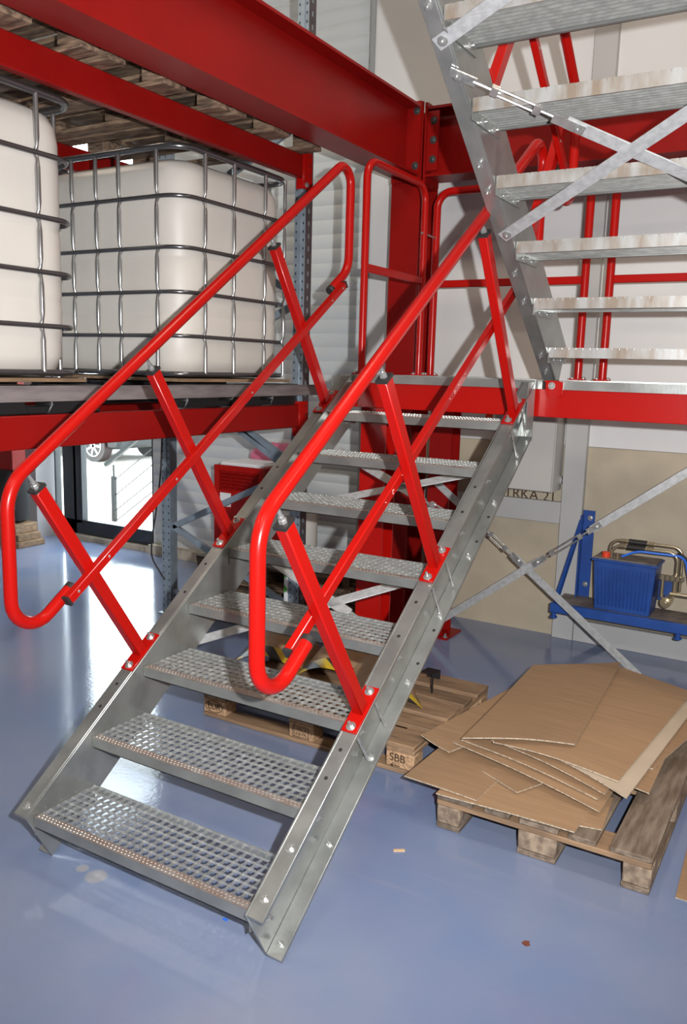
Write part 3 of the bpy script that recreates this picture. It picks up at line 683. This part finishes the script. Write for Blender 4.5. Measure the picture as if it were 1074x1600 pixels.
# ------------------------------------------------------------------ caged tanks
def rrect(x0, x1, y0, y1, r, z, n=7):
    pts = []
    for (cx, cy, a0) in ((x1 - r, y1 - r, 0), (x0 + r, y1 - r, 90), (x0 + r, y0 + r, 180), (x1 - r, y0 + r, 270)):
        for k in range(n + 1): a = R(a0 + 90 * k / n); pts.append((cx + r * math.cos(a), cy + r * math.sin(a), z))
    return pts
def ibc(label, x0, x1, y0, y1, ysp, xsp, zb=1.765, zt=2.945):
    t = thing('caged_tank', label, 'tank', ((x0 + x1) / 2, (y0 + y1) / 2, 1.60), 'white plastic tanks in steel cages')
    # tank: stacked rounded rectangles
    b = MB(); i = 0.016; secs = [(0.10, 0.0), (0.03, 0.025), (0.006, 0.09), (0, 0.30), (0.004, 0.315), (0.004, 0.33), (0, 0.345), (0, 0.60), (0.004, 0.615), (0.004, 0.63), (0, 0.645), (0, 0.98), (0.008, 1.04), (0.03, 1.085), (0.08, 1.112), (0.16, 1.122)]
    rows = []
    for ins, dz in secs: rows.append(rrect(x0 + i + ins, x1 - i - ins, y0 + i + ins, y1 - i - ins, max(0.16 - ins * 0.5, 0.05), zb - 0.005 + dz * 1.03))
    n = len(rows[0]); v = [p for r in rows for p in r]; f = []
    for a in range(len(rows) - 1):
        for k in range(n): f.append((a * n + k, a * n + (k + 1) % n, (a + 1) * n + (k + 1) % n, (a + 1) * n + k))
    f.append(list(range(n))[::-1]); f.append([(len(rows) - 1) * n + k for k in range(n)])
    tk = part('tank', b.add(v, f), TANK, t, sharp=70)
    part('lid', MB().lathe([(0.11, 0), (0.11, 0.03), (0.095, 0.04)], ((x0 + x1) / 2, (y0 + y1) / 2, zb + 1.115), 24), BLACK, tk)
    for z, r in ((zt, 0.017), (zt - 0.245, 0.0115), (zt - 0.505, 0.0115), (zt - 0.735, 0.0115), (zt - 0.965, 0.0115), (zb + 0.012, 0.014)):
        part('cage_ring', MB().tube(rrect(x0, x1, y0, y1, 0.13, z), r, 10, closed=True), CAGE, t, sharp=60)
    zr = [zt - 0.245, zt - 0.505, zt - 0.735, zt - 0.965]
    def vbar(x, y, nx, ny):
        p = []; rr = []; zz = [(zb + 0.012, 0.011)]
        for z in reversed(zr): zz += [(z - 0.06, 0.0115), (z - 0.03, 0.0075), (z, 0.0125), (z + 0.03, 0.0075), (z + 0.06, 0.0115)]
        zz.append((zt, 0.0115))
        for z, r in zz:
            o = -0.010 if r > 0.0124 else 0.004
            p.append((x + nx * o, y + ny * o, z)); rr.append(r)
        part('cage_bar', MB().tube(p, rr, 9), CAGEV, t, sharp=60)
    for y in ysp: vbar(x1, y, 1, 0); vbar(x0, y, -1, 0)
    for x in xsp: vbar(x, y0, 0, -1); vbar(x, y1, 0, 1)
    # pallet: thin board, black plastic feet and runners
    part('base_board', MB().box(x0 - 0.01, x1 + 0.005, y0 - 0.01, y1 + 0.01, 1.736, 1.752), WY, t)
    for k, yy in enumerate((y0 + 0.11, (y0 + y1) / 2, y1 - 0.11)):
        for xx in (x0 + 0.07, (x0 + x1) / 2, x1 + 0.005):
            b = MB(); hw = 0.165
            b.prism([(yy - hw, 1.725), (yy + hw, 1.725), (yy + hw * 0.8, 1.640), (yy + hw * 0.95, 1.598), (yy - hw * 0.95, 1.598), (yy - hw * 0.8, 1.640)], 0, xx - 0.055, xx + 0.055)
            part('pallet_foot', b, BLACK, t, bevel=0.006)
    for xx in (x0 + 0.07, x1 + 0.005): part('pallet_runner', MB().bar((xx, y0, 1.6155), (xx, y1, 1.6155), 0.09, 0.034), BLACK, t, bevel=0.004)
ibc('white plastic tank in a steel cage farther from the camera, by the rack upright', -1.88, -0.705, 1.60, 2.60, (1.79, 2.04, 2.335, 2.535), (-0.87, -1.145, -1.32, -1.51, -1.70))
ibc('white plastic tank in a steel cage nearest the camera at the left', -1.88, -0.705, -0.10, 0.925, (0.695, 0.44, 0.19, -0.05), (-0.87, -1.145, -1.32, -1.51, -1.70))

# ------------------------------------------------------------------ wooden pallets
def pallet(label, x0, y0, z0, L, D, along='x', mats=None, group='wooden pallets', seed=1, scale=1.0, bl=None):
    rnd = random.Random(seed); mx = mats or (WX, WY); bm_ = bl or BLOCKM
    p = thing('wooden_pallet', label, 'pallet', (x0, y0, z0), group)
    def bx(l0, l1, d0, d1, a, b_, name, m, bev=0.003):
        j = rnd.uniform(-0.002, 0.002)
        q = MB().box(x0 + l0, x0 + l1, y0 + d0 + j, y0 + d1 + j, z0 + a, z0 + b_) if along == 'x' else MB().box(x0 + d0 + j, x0 + d1 + j, y0 + l0, y0 + l1, z0 + a, z0 + b_)
        return part(name, q, m, p, bevel=bev)
    ml, mc = (mx[0], mx[1]) if along == 'x' else (mx[1], mx[0])
    k = D / 0.8
    for d0, d1 in ((0, 0.145), (0.19, 0.29), (0.3275, 0.4725), (0.51, 0.61), (0.655, 0.8)):
        e = rnd.uniform(-0.004, 0.004); bx(0 + e, L + e, d0 * k, d1 * k, 0.122, 0.144 + rnd.uniform(-0.0015, 0.0015), 'deck_board', ml)
    for l0 in (0, L / 2 - 0.0725, L - 0.145): bx(l0, l0 + 0.145, 0, D, 0.100, 0.122, 'cross_board', mc)
    for d0, d1 in ((0, 0.1), (0.3275 * k, 0.4725 * k), (D - 0.1, D)):
        for l0 in (0, L / 2 - 0.0725, L - 0.145): bx(l0, l0 + 0.145, d0, d1, 0.022, 0.100, 'block', bm_, 0.006)
        bx(0, L, d0, d1, 0.0, 0.022, 'bottom_board', ml)
    return p
pa = pallet('wooden pallet under the lower stair with stamped blocks and curled striped cards on it', -0.375, 1.385, 0, 1.235, 0.92, 'x', seed=3)
txt = [o for o in pa.children if o.name.startswith('block')]
def stampring(cx, cz, a, b_, y): return [(cx + a * math.cos(t * 2 * math.pi / 28), y, cz + b_ * math.sin(t * 2 * math.pi / 28)) for t in range(28)]
blk = txt[0]
part('stamp', MB().tube(stampring(-0.303, 0.063, 0.056, 0.031, 1.3825), 0.0016, 5, closed=True), INK, blk, 'oval burnt stamp')
text('EUR', blk, (-0.303, 1.3825, 0.063), 0.048, INK)
xm = -0.375 + 1.235 / 2
b = MB(); y = 1.3825
for (xa, za, xb, zb_) in ((-.045, .035, .045, .035), (-.045, .09, .045, .09), (-.045, .035, -.045, .09), (.045, .035, .045, .09)): b.bar((xm + xa, y, za), (xm + xb, y, zb_), 0.002, 0.002, (0, 1, 0))
for r_, z in ((0, .075), (1, .05)):
    for k in range(7): b.bar((xm - .036 + k * .011, y, z - .006), (xm - .036 + k * .011 + (k % 3) * .003, y, z + .007), 0.002, 0.002, (0, 1, 0))
part('stamp', b, INK, txt[1], 'framed burnt stamp')
xs_ = -0.375 + 1.235 - 0.145
text('SBB', txt[2], (xs_ + 0.062, 1.3825, 0.072), 0.052, INK)
b = MB().bar((xs_ + .03, 1.3825, .035), (xs_ + .075, 1.3825, .035), 0.003, 0.003, (0, 1, 0)); b.bar((xs_ + .03, 1.3825, .035), (xs_ + .043, 1.3825, .045), 0.003, 0.003, (0, 1, 0)); b.bar((xs_ + .03, 1.3825, .035), (xs_ + .043, 1.3825, .026), 0.003, 0.003, (0, 1, 0))
part('stamp', b, INK, txt[2], 'small burnt arrow')
pallet('weathered wooden pallet at the right loaded with flat cardboard sheets', 1.12, 1.065, 0, 1.2, 0.835, 'y', (WX, WYG), seed=9, bl=BLOCKG)
WD = mat('old_dark_wood', (0.20, 0.125, 0.075), 0.75, var=1, c2=(0.075, 0.048, 0.032), vscale=9, stretch=(1.2, 3, 6), bump=0.3, bscale=20, objrand=0.4)
WDL = mat('old_loft_wood', (0.30, 0.20, 0.13), 0.75, var=1, c2=(0.10, 0.066, 0.045), vscale=9, stretch=(1.0, 4, 6), bump=0.3, bscale=20, objrand=0.4)
for i, (yy, lb_) in enumerate(((0.02, 'old wooden pallet on the upper rack beams, nearest the camera of the three'), (0.90, 'old wooden pallet on the upper rack beams, middle of the three'), (1.76, 'old wooden pallet on the upper rack beams, farthest of the three'))):
    pallet(lb_, -1.93, yy, 3.1005, 1.45, 0.83, 'x', (WDL, WDL), seed=20 + i, bl=WDL)
for i, lb_ in enumerate(('bottom dark old pallet of the low stack behind the stair', 'middle dark old pallet of the low stack behind the stair', 'top dark old pallet of the low stack behind the stair')):
    pallet(lb_, -1.66 + 0.01 * i, 2.80, 0.1465 * i, 1.15, 0.50, 'x', (WD, WD), seed=30 + i, bl=WD)

# ------------------------------------------------------------------ cardboard sheets on the right pallet
def card(label, A, B, C, D, wv=(0.0, 0.0, 0.0), m=CARD, th=0.005, cat='cardboard'):
    ph = random.uniform(0, 6)
    def wave(u, t): return wv[0] * math.sin(u * 3.14) * (1 - t) + wv[1] * math.sin(t * 3.14) + wv[2] * math.sin(u * 5 + t * 3 + ph)
    lo = Vector(((A[0] + C[0]) / 2, (A[1] + C[1]) / 2, min(A[2], B[2], C[2], D[2])))
    return solo('cardboard_sheet', MB().sheet(A, B, C, D, th, wave), [m, CARDE], label, cat, lo, 'cardboard sheets on the right pallet')
card('narrow brown cardboard scrap on the front deck of the right pallet, undermost', (1.60, 1.12, .150), (1.755, 1.155, .150), (1.735, 1.42, .151), (1.58, 1.42, .151))
card('brown cardboard sheet lying lowest across the front edge of the right pallet', (1.12, 1.05, .156), (1.674, 1.071, .156), (1.69, 1.45, .158), (1.12, 1.50, .158), (0, 0, .002))
card('brown cardboard sheet sticking out over the left front corner of the right pallet', (.956, 1.09, .166), (1.285, 1.07, .165), (1.31, 1.45, .167), (.974, 1.47, .168), (0, 0, .001))
card('small brown cardboard corner peeking out over the lowest sheets', (1.22, 1.30, .173), (1.403, 1.209, .171), (1.47, 1.347, .172), (1.35, 1.52, .174))
card('brown cardboard sheet pointing left toward the striped pallet', (.872, 1.424, .195), (1.045, 1.347, .19), (1.35, 2.25, .184), (1.03, 2.33, .19), (0, 0, .002))
card('brown cardboard sheet lowest of the curled fan, its long edge facing front', (1.028, 1.421, .205), (1.725, 1.233, .175), (1.76, 2.2, .193), (1.06, 2.3, .20), (.012, 0, .001))
card('brown cardboard sheet second lowest of the curled fan', (1.057, 1.446, .216), (1.701, 1.299, .190), (1.80, 2.3, .202), (1.1, 2.4, .208), (.013, 0, .001))
card('brown cardboard sheet whose corner tip shows at the right of the fan', (1.2, 1.5, .220), (1.866, 1.44, .202), (1.862, 2.4, .211), (1.2, 2.45, .215), (.014, 0, 0))
card('brown cardboard sheet reaching farthest right over the pallet edge', (1.3, 1.7, .225), (1.84, 1.646, .212), (1.97, 2.3, .218), (1.4, 2.5, .221), (.010, 0, 0))
card('brown cardboard sheet third from top of the curled fan', (1.19, 1.467, .240), (1.722, 1.31, .214), (1.80, 2.3, .226), (1.2, 2.5, .232), (.015, 0, 0))
card('pale corrugated cardboard sheet with ribbed edge under the big brown one', (1.30, 1.50, .252), (1.806, 1.309, .225), (1.90, 2.45, .238), (1.35, 2.6, .242), (.016, 0, 0), CARDP, .007)
card('large orange brown cardboard sheet second from top with a pale scuff', (1.221, 1.404, .262), (1.754, 1.386, .245), (1.86, 2.56, .250), (1.40, 2.76, .250), (.016, 0, .001))
card('large brown cardboard sheet on top of the pile', (1.11, 1.326, .285), (1.538, 1.533, .286), (1.463, 2.722, .280), (1.069, 2.41, .272), (0.010, -.004, .002), th=.006)
card('brown cardboard piece lying flat on the floor at the right edge', (2.037, 1.106, .005), (2.30, 1.11, .005), (2.30, 1.60, .005), (2.02, 1.50, .005))

# curled cards with hazard tape on the pallet under the stair
def curled(label, cx, cy, ang, wd, ln_, hgt, curl):
    t = thing('curled_card', label, 'cardboard', (cx, cy, 0.145), 'curled cards with hazard tape')
    Rm = Matrix.Rotation(R(ang), 3, 'Z'); n = 14; tape = 0.085
    def pt(u, v, lift): 
        x = (u - 0.5) * wd; z = hgt * math.sin(math.pi * u) ** 0.8 * (0.45 + 0.85 * v * curl) + lift
        return Rm @ Vector((x, v * ln_, 0)) + Vector((cx, cy, 0.148 + max(z, 0)))
    def strip(v0, v1, lift, th, m, name, par, lab=None):
        b = MB(); vs = []; k = 4
        for lay in (0, 1):
            for j in range(k + 1):
                for i in range(n + 1): vs.append(pt(i / n, v0 + (v1 - v0) * j / k, lift - lay * th))
        Nn = (k + 1) * (n + 1); f = []
        for j in range(k):
            for i in range(n):
                a = j * (n + 1) + i; f.append((a, a + 1, a + n + 2, a + n + 1)); f.append((Nn + a + n + 1, Nn + a + n + 2, Nn + a + 1, Nn + a))
        for j in range(k):
            for a, c in ((j * (n + 1), (j + 1) * (n + 1)), (j * (n + 1) + n, (j + 1) * (n + 1) + n)): f.append((a, c, c + Nn, a + Nn))
        for i in range(n):
            for a in (i, k * (n + 1) + i): f.append((a, a + 1, a + 1 + Nn, a + Nn))
        b.add(vs, f); o = part(name, b, m, par, lab, sharp=60)
        uv = o.data.uv_layers.new(name='UVMap')
        for l in o.data.loops:
            q = l.vertex_index % Nn; uv.data[l.index].uv = ((q % (n + 1)) / n * wd * 1.35 / 0.21, (q // (n + 1)) / k * 0.55)
        return o
    c = strip(tape / ln_ * 0.5, 1, 0.002, 0.003, CARD, 'card', t)
    strip(0, tape / ln_, 0.0045, 0.0022, HAZ, 'hazard_tape', t, 'yellow and black striped tape')
curled('curled brown card with striped front edge, leftmost of the three under the stair', -0.29, 1.80, 14, 0.40, 0.42, 0.165, 1)
curled('curled brown card with striped front edge, middle of the three under the stair', 0.11, 1.84, 12, 0.38, 0.40, 0.16, 1)
curled('curled brown card with striped front edge, nearest the right stringer', 0.565, 1.70, 36, 0.34, 0.40, 0.13, 1)
b = MB().box(0.585, 0.66, 2.10, 2.106, 0.20, 0.25); b.box(0.585, 0.66, 2.02, 2.10, 0.248, 0.252); b.box(0.648, 0.654, 2.018, 2.03, 0.1445, 0.25)
solo('black_bracket', b, BLACK, 'small black angled clip standing on the striped pallet', 'bracket', (0.62, 2.06, 0.1445))

# litter on the floor
b = MB().box(-0.022, 0.022, -0.005, 0.005, 0, 0.006); o = solo('wood_chip', b, mat('chip', (0.6, 0.4, 0.22), .7), 'pale splinter of wood on the floor right of the stair foot', 'litter'); o.location = (1.074, 0.825, 0); o.rotation_euler = (0, 0, 0.6)
b = MB().prism([(-.014, -.006), (.002, -.013), (.013, -.002), (.004, .004), (.006, .013), (-.008, .008)], 2, 0, 0.005); o = solo('brown_scrap', b, mat('scrap', (0.17, 0.05, 0.025), .7), 'small brown scrap on the front floor', 'litter'); o.location = (1.665, 0.58, 0)
b = MB().prism([(-.010, -.004), (.008, -.006), (.012, .003), (-.006, .006)], 2, 0, 0.002); o = solo('blue_scrap', b, HOSEB, 'tiny blue scrap on the floor before the lowest tread', 'litter'); o.location = (0.768, 0.144, 0)

# ------------------------------------------------------------------ hydraulic unit on its blue wall bracket
hb = thing('equipment_bracket', 'blue steel wall bracket with dusty tray carrying the hydraulic tank', 'bracket', (1.2, 3.6, 0.28))
part('front_bar', MB().box(0.835, 1.95, 3.465, 3.50, 0.275, 0.338), BLUE, hb, bevel=0.003)
for x in (0.86, 1.66): part('side_bar', MB().box(x - 0.02, x + 0.02, 3.50, 3.795, 0.275, 0.325), BLUE, hb)
part('tray', MB().box(0.84, 1.95, 3.50, 3.79, 0.325, 0.332), DUSTM, hb, 'dusty dark tray')
b = MB().box(0.925, 1.005, 3.787, 3.795, 0.33, 0.93); b.box(0.925, 0.933, 3.73, 3.787, 0.33, 0.90)
ub = part('upright', b, BLUE, hb)
for z in (0.42, 0.88): place('bolt', BOLTP, ub, (0.975, 3.787, z), (0, -1, 0))
part('strut', MB().bar((0.925, 3.77, 0.86), (0.855, 3.52, 0.33), 0.02, 0.03), BLUE, hb)
for x in (0.862, 1.64):
    b = MB().cyl((x, 3.475, 0.245), (x, 3.475, 0.276), 0.016, 12); b.cyl((x, 3.475, 0.24), (x, 3.475, 0.25), 0.024, 12); part('buffer_foot', b, BLUE, hb)
ht = thing('hydraulic_tank', 'ribbed blue hydraulic tank with red filler cap and bent pipes on the wall bracket', 'tank', (1.28, 3.62, 0.332))
b = MB(); x0, x1, y0, y1, z0, z1 = 1.085, 1.47, 3.515, 3.74, 0.332, 0.655
nv = 12; p = []
b.add([(x0 + .02, y0 + .015, z0), (x1 - .02, y0 + .015, z0), (x1 - .02, y1, z0), (x0 + .02, y1, z0), (x0, y0, z1), (x1, y0, z1), (x1, y1, z1), (x0, y1, z1)], [(0, 1, 2, 3), (7, 6, 5, 4), (0, 4, 5, 1), (1, 5, 6, 2), (2, 6, 7, 3), (3, 7, 4, 0)])
for k in range(14):
    x = x0 + 0.035 + k * (x1 - x0 - 0.07) / 13; b.bar((x + (0.01 - 0.02 * k / 13), y0 + .013, z0 + 0.03), (x, y0 - .002, z1 - 0.035), 0.012, 0.008, (0, -1, 0))
part('tank_body', b, BLUE, ht, bevel=0.004)
part('rim', MB().box(x0 - .012, x1 + .012, y0 - .010, y1 + .01, z1, z1 + .014), BLUE, ht, bevel=0.003)
part('cover', MB().box(x0 + .0, x1 - .0, y0 + .008, y1 - .01, z1 + .014, z1 + .022), DUSTM, ht, 'dusty dark cover')
part('filler_cap', MB().lathe([(.026, 0), (.026, .03), (.022, .034)], (1.15, 3.56, z1 + .022), 16), REDCAP, ht, 'orange red filler cap')
part('fitting', MB().lathe([(.012, 0), (.012, .012), (.008, .014), (.008, .034)], (1.225, 3.545, z1 + .022), 10), BRASS, ht)
for dy, dz, dx in ((0, 0, 0), (-.045, -.028, .02)):
    pth = fillet([(1.155 + dx, 3.64 + dy, z1 + .022), (1.155 + dx, 3.64 + dy, z1 + .125 + dz), (1.60 - dx, 3.64 + dy, z1 + .125 + dz), (1.60 - dx, 3.64 + dy, .50)], [.06, .06])
    pi = part('pipe', MB().tube(pth, .0105, 12), BRASS, ht, sharp=60)
    sl = MB().cyl((1.27, 3.64 + dy, z1 + .125 + dz), (1.38, 3.64 + dy, z1 + .125 + dz), .018, 14); part('sleeve', sl, RUBBER, pi, 'black rubber sleeve')
    
    for q in (1.22, 1.39): part('nut', MB().cyl((q, 3.64 + dy, z1 + .125 + dz), (q + .04, 3.64 + dy, z1 + .125 + dz), .016, 6), BRASS, pi)
part('hose', MB().tube(fillet([(1.25, 3.55, z1 + .04), (1.34, 3.56, z1 + .085), (1.50, 3.58, z1 + .082), (1.62, 3.60, z1 + .08), (1.66, 3.62, .55)], [.04, .05, .05]), .0075, 10), HOSEB, ht, 'bright blue hose', sharp=60)
part('hose', MB().tube(fillet([(1.58, 3.60, z1 + .10), (1.66, 3.62, z1 + .04), (1.69, 3.62, .54)], [.05]), .009, 10), RUBBER, ht, 'black hose', sharp=60)
b = MB().box(1.482, 1.56, 3.60, 3.70, .44, .56); pm = part('pump', b, BLUE, ht)
b = MB().cyl((1.545, 3.60, .45), (1.545, 3.50, .45), .034, 18); b.cyl((1.545, 3.50, .45), (1.545, 3.475, .45), .022, 16); b.cyl((1.545, 3.476, .45), (1.545, 3.47, .45), .012, 12)
b.cyl((1.51, 3.55, .47), (1.51, 3.55, .60), .012, 10); b.cyl((1.58, 3.57, .48), (1.58, 3.57, .62), .014, 10); b.cyl((1.49, 3.56, .60), (1.62, 3.56, .60), .013, 10); b.cyl((1.56, 3.55, .5), (1.69, 3.55, .5), .013, 10)
for q in range(5): b.cyl((1.50 + q * .03, 3.55, .585), (1.50 + q * .03, 3.55, .615), .018, 6)
part('valve', b, BRASS, pm, 'cluster of bright valves', sharp=50)

# ------------------------------------------------------------------ wall cabinet and sign
wc = thing('wall_cabinet', 'plain grey steel wall cabinet under the platform beside the grey column', 'cabinet', (0.53, 3.75, 1.045))
part('cabinet_body', MB().box(0.315, 0.745, 3.64, 3.85, 1.045, 1.70), CABM, wc, bevel=0.004)
part('door', MB().box(0.32, 0.74, 3.622, 3.638, 1.05, 1.695), CABM, wc, bevel=0.004)
b = MB().box(0.746, 0.756, 3.80, 3.845, 1.09, 1.14); hn = part('hinge_lug', b, GALVB, wc); place('bolt', BOLTF, hn, (0.756, 3.82, 1.115), (1, 0, 0))
part('warning_mark', MB().prism([(0.47, 1.27), (0.51, 1.27), (0.49, 1.305)], 1, 3.6205, 3.622), YEL, wc, 'small yellow warning triangle')
sg = thing('wall_sign', 'small red and white sign on the white wall behind the stair', 'sign', (0.19, 3.845, 1.5))
part('plate', MB().box(0.165, 0.215, 3.845, 3.85, 1.46, 1.56), REDCAP, sg)
part('pictogram', MB().box(0.178, 0.20, 3.8435, 3.845, 1.475, 1.515), PAPER, sg, 'white pictogram patch')

# ------------------------------------------------------------------ red cabinet, papers, pink foil, canister behind the rack
rc = thing('red_cabinet', 'red sheet metal cabinet with perforated band behind the left stringer', 'cabinet', (-1.6, 3.5, 0))
cx0, cx1, cy0, cy1, cz = -1.90, -1.42, 3.32, 3.78, 1.05
b = MB().box(cx0, cx1, cy0 + .012, cy1, 0.0, cz - .002); part('cabinet_body', b, REDDIM, rc, bevel=0.004)
b = MB(); nx, nz = 17, 6; xs = [cx0 + .05 + i * (cx1 - cx0 - .09) / (nx) for i in range(nx + 1)]; zs = [cz - .20 + j * .16 / nz for j in range(nz + 1)]
hw = .006
b.box(cx0, xs[0], cy0, cy0 + .003, 0.02, cz); b.box(xs[-1], cx1, cy0, cy0 + .003, 0.02, cz); b.box(xs[0], xs[-1], cy0, cy0 + .003, 0.02, zs[0]); b.box(xs[0], xs[-1], cy0, cy0 + .003, zs[-1], cz)
for x in xs[1:-1]: b.box(x - hw, x + hw, cy0, cy0 + .003, zs[0], zs[-1])
for z in zs[1:-1]: b.box(xs[0], xs[-1], cy0, cy0 + .003, z - hw, z + hw)
fp = part('front_sheet', b, RED, rc)
part('rating_label', MB().box(cx0 + .06, cx0 + .17, cy0 - .001, cy0, cz - .33, cz - .22), PAPER, rc, 'pale rating label')
part('air_grille', MB().box(cx1, cx1 + .004, cy0 + .08, cy0 + .25, cz - .13, cz - .05), BLACK, rc, 'dark side grille')
b = MB(); b.box(-1.85, -1.47, 3.34, 3.66, 1.05, 1.064); b.box(-1.84, -1.50, 3.345, 3.655, 1.064, 1.076)
solo('paper_stack', b, PAPER, 'white paper stack lying on the red cabinet', 'paper', (-1.66, 3.5, 1.05))
bm = bmesh.new(); bmesh.ops.create_icosphere(bm, subdivisions=4, radius=1.0)
rn = random.Random(5); lumps = [(Vector((rn.uniform(-1, 1), rn.uniform(-1, 1), rn.uniform(-0.4, 1))).normalized(), rn.uniform(.15, .4)) for _ in range(16)]
for v in bm.verts:
    d = v.co.normalized(); k = 0.75
    for c, a in lumps: k += a * max(0, d.dot(c) - 0.72) * 2.2
    v.co = Vector((d.x * k * .26, d.y * k * .14, max(d.z * k * .17, -.0)))
me = bpy.data.meshes.new('pink_foil'); bm.to_mesh(me); bm.free(); me.materials.append(PINK); me.polygons.foreach_set('use_smooth', [True] * len(me.polygons))
o = link('pink_foil', me, None, 'crumpled pink foil bag heaped on the red cabinet by the upright'); o['category'] = 'bag'; o.location = (-1.60, 3.80, 1.052)
b = MB().lathe([(.125, 0), (.13, .01), (.13, .035), (.112, .04), (.112, .045)], (0, 0, 0), 28)
cn = thing('canister', 'grey plastic canister with a beige foot ring on the dark pallet stack', 'canister', (-0.87, 3.04, 0.4395))
part('body', MB().lathe([(.105, .03), (.115, .04), (.115, .36), (.10, .42), (.05, .50), (.035, .52), (.035, .56)], (-0.87, 3.04, 0.4395), 28), CANM, cn)
part('foot_ring', MB().lathe([(.14, 0), (.145, .01), (.145, .03), (.118, .045)], (-0.87, 3.04, 0.4395), 28), CARDE, cn, 'beige foot ring')
# black cable hanging beside the rear rack post
b = MB().tube(fillet([(-1.79, 2.615, 1.45), (-1.80, 2.60, 1.0), (-1.86, 2.56, .55), (-1.87, 2.57, .42), (-1.77, 2.60, .27)], [.2, .1, .06]), .006, 8)
solo('black_cable', b, RUBBER, 'thin black cable hanging beside the rear rack post', 'cable', (-1.8, 2.6, 0.27), sharp=60)

# left background: dark bag and red box on timber
b = MB(); b.lathe([(.10, .0), (.155, .03), (.165, .25), (.15, .46), (.12, .52), (.11, .53)], (-4.70, 3.56, 0.22), 20)
solo('dark_bag', b, DARKCL, 'black bulging bag standing on the timber at the far left', 'bag', (-4.7, 3.56, 0.22))
bx_ = thing('red_box', 'red tall box on the black bag at the far left', 'box', (-4.68, 3.56, 0.75))
part('box_body', MB().box(-4.80, -4.57, 3.48, 3.64, 0.752, 1.58), REDDIM, bx_, bevel=.004); part('lid', MB().box(-4.81, -4.56, 3.47, 3.65, 1.58, 1.61), REDDIM, bx_, bevel=.004)
b = MB(); b.box(-4.95, -4.42, 3.40, 3.72, 0.0, 0.06); b.box(-4.93, -4.45, 3.42, 3.70, 0.06, 0.13); b.box(-4.92, -4.50, 3.43, 3.70, 0.13, 0.22)
solo('timber_pile', b, WX, 'short pile of timber on the floor by the pale pilaster', 'timber', (-4.7, 3.55, 0), bevel=.006)

# ------------------------------------------------------------------ outside: parked cars, stainless step railing
def car(label, x, y, rot, paint, group='parked cars'):
    c = thing('car', label, 'car', (0, 0, 0), group)
    prof = [(-2.05, .28), (-2.1, .62), (-2.0, .86), (-1.15, .96), (-.55, 1.38), (.75, 1.42), (1.55, 1.02), (2.05, .95), (2.12, .55), (2.05, .28), (1.75, .26), (1.70, .5), (1.4, .66), (1.1, .5), (1.05, .26), (-.95, .26), (-1.0, .5), (-1.3, .66), (-1.6, .5), (-1.65, .26)]
    part('body', MB().prism(prof, 1, -.82, .82), paint, c, bevel=.05)
    part('side_glass', MB().prism([(-.95, .98), (-.5, 1.32), (.68, 1.36), (1.3, 1.0)], 1, -.826, .826), FRAME, c)
    for wx in (-1.3, 1.4):
        for s in (-1, 1):
            b = MB().cyl((wx, s * .62, .31), (wx, s * .83, .31), .31, 26); wl = part('wheel', b, RUBBER, c)
            r = MB(); r.cyl((wx, s * .828, .31), (wx, s * .838, .31), .06, 12)
            for k in range(7): a = k * 2 * math.pi / 7; r.bar((wx, s * .834, .31), (wx + .205 * math.cos(a), s * .834, .31 + .205 * math.sin(a)), .04, .012, (0, 1, 0))
            r.tube([(wx + .205 * math.cos(k * math.pi / 12), s * .834, .31 + .205 * math.sin(k * math.pi / 12)) for k in range(24)], .014, 6, closed=True)
            part('wheel_rim', r, GALVB, wl, 'bright spoked rim')
    c.location = (x, y, -0.1); c.rotation_euler = (0, 0, rot); return c
car('silver grey car parked outside the glass door, its wheel showing', -11.5, 10.43, 0.0, CARP)
car('red car parked farther behind the silver one outside the door', -13.2, 14.9, 0.0, CARR)
rl = thing('step_railing', 'stainless step railing with thin wires outside the glass door', 'railing', (-5.18, 5.4, -0.1))
part('post', MB().box(-5.215, -5.16, 5.38, 5.42, -0.1, 0.46), STAIN, rl); part('post_pin', MB().cyl((-5.187, 5.4, .46), (-5.187, 5.4, .60), .012, 8), STAIN, rl)
part('post', MB().box(-4.02, -3.97, 5.38, 5.42, -0.1, 1.20), STAIN, rl)
part('top_bar', MB().bar((-5.32, 5.4, .585), (-3.9, 5.4, 1.54), .05, .045), STAIN, rl)
for z in (.42, .23, .04, -.09): part('wire', MB().cyl((-5.16, 5.4, z), (-4.0, 5.4, z + .80), .006, 6), STAIN, rl)
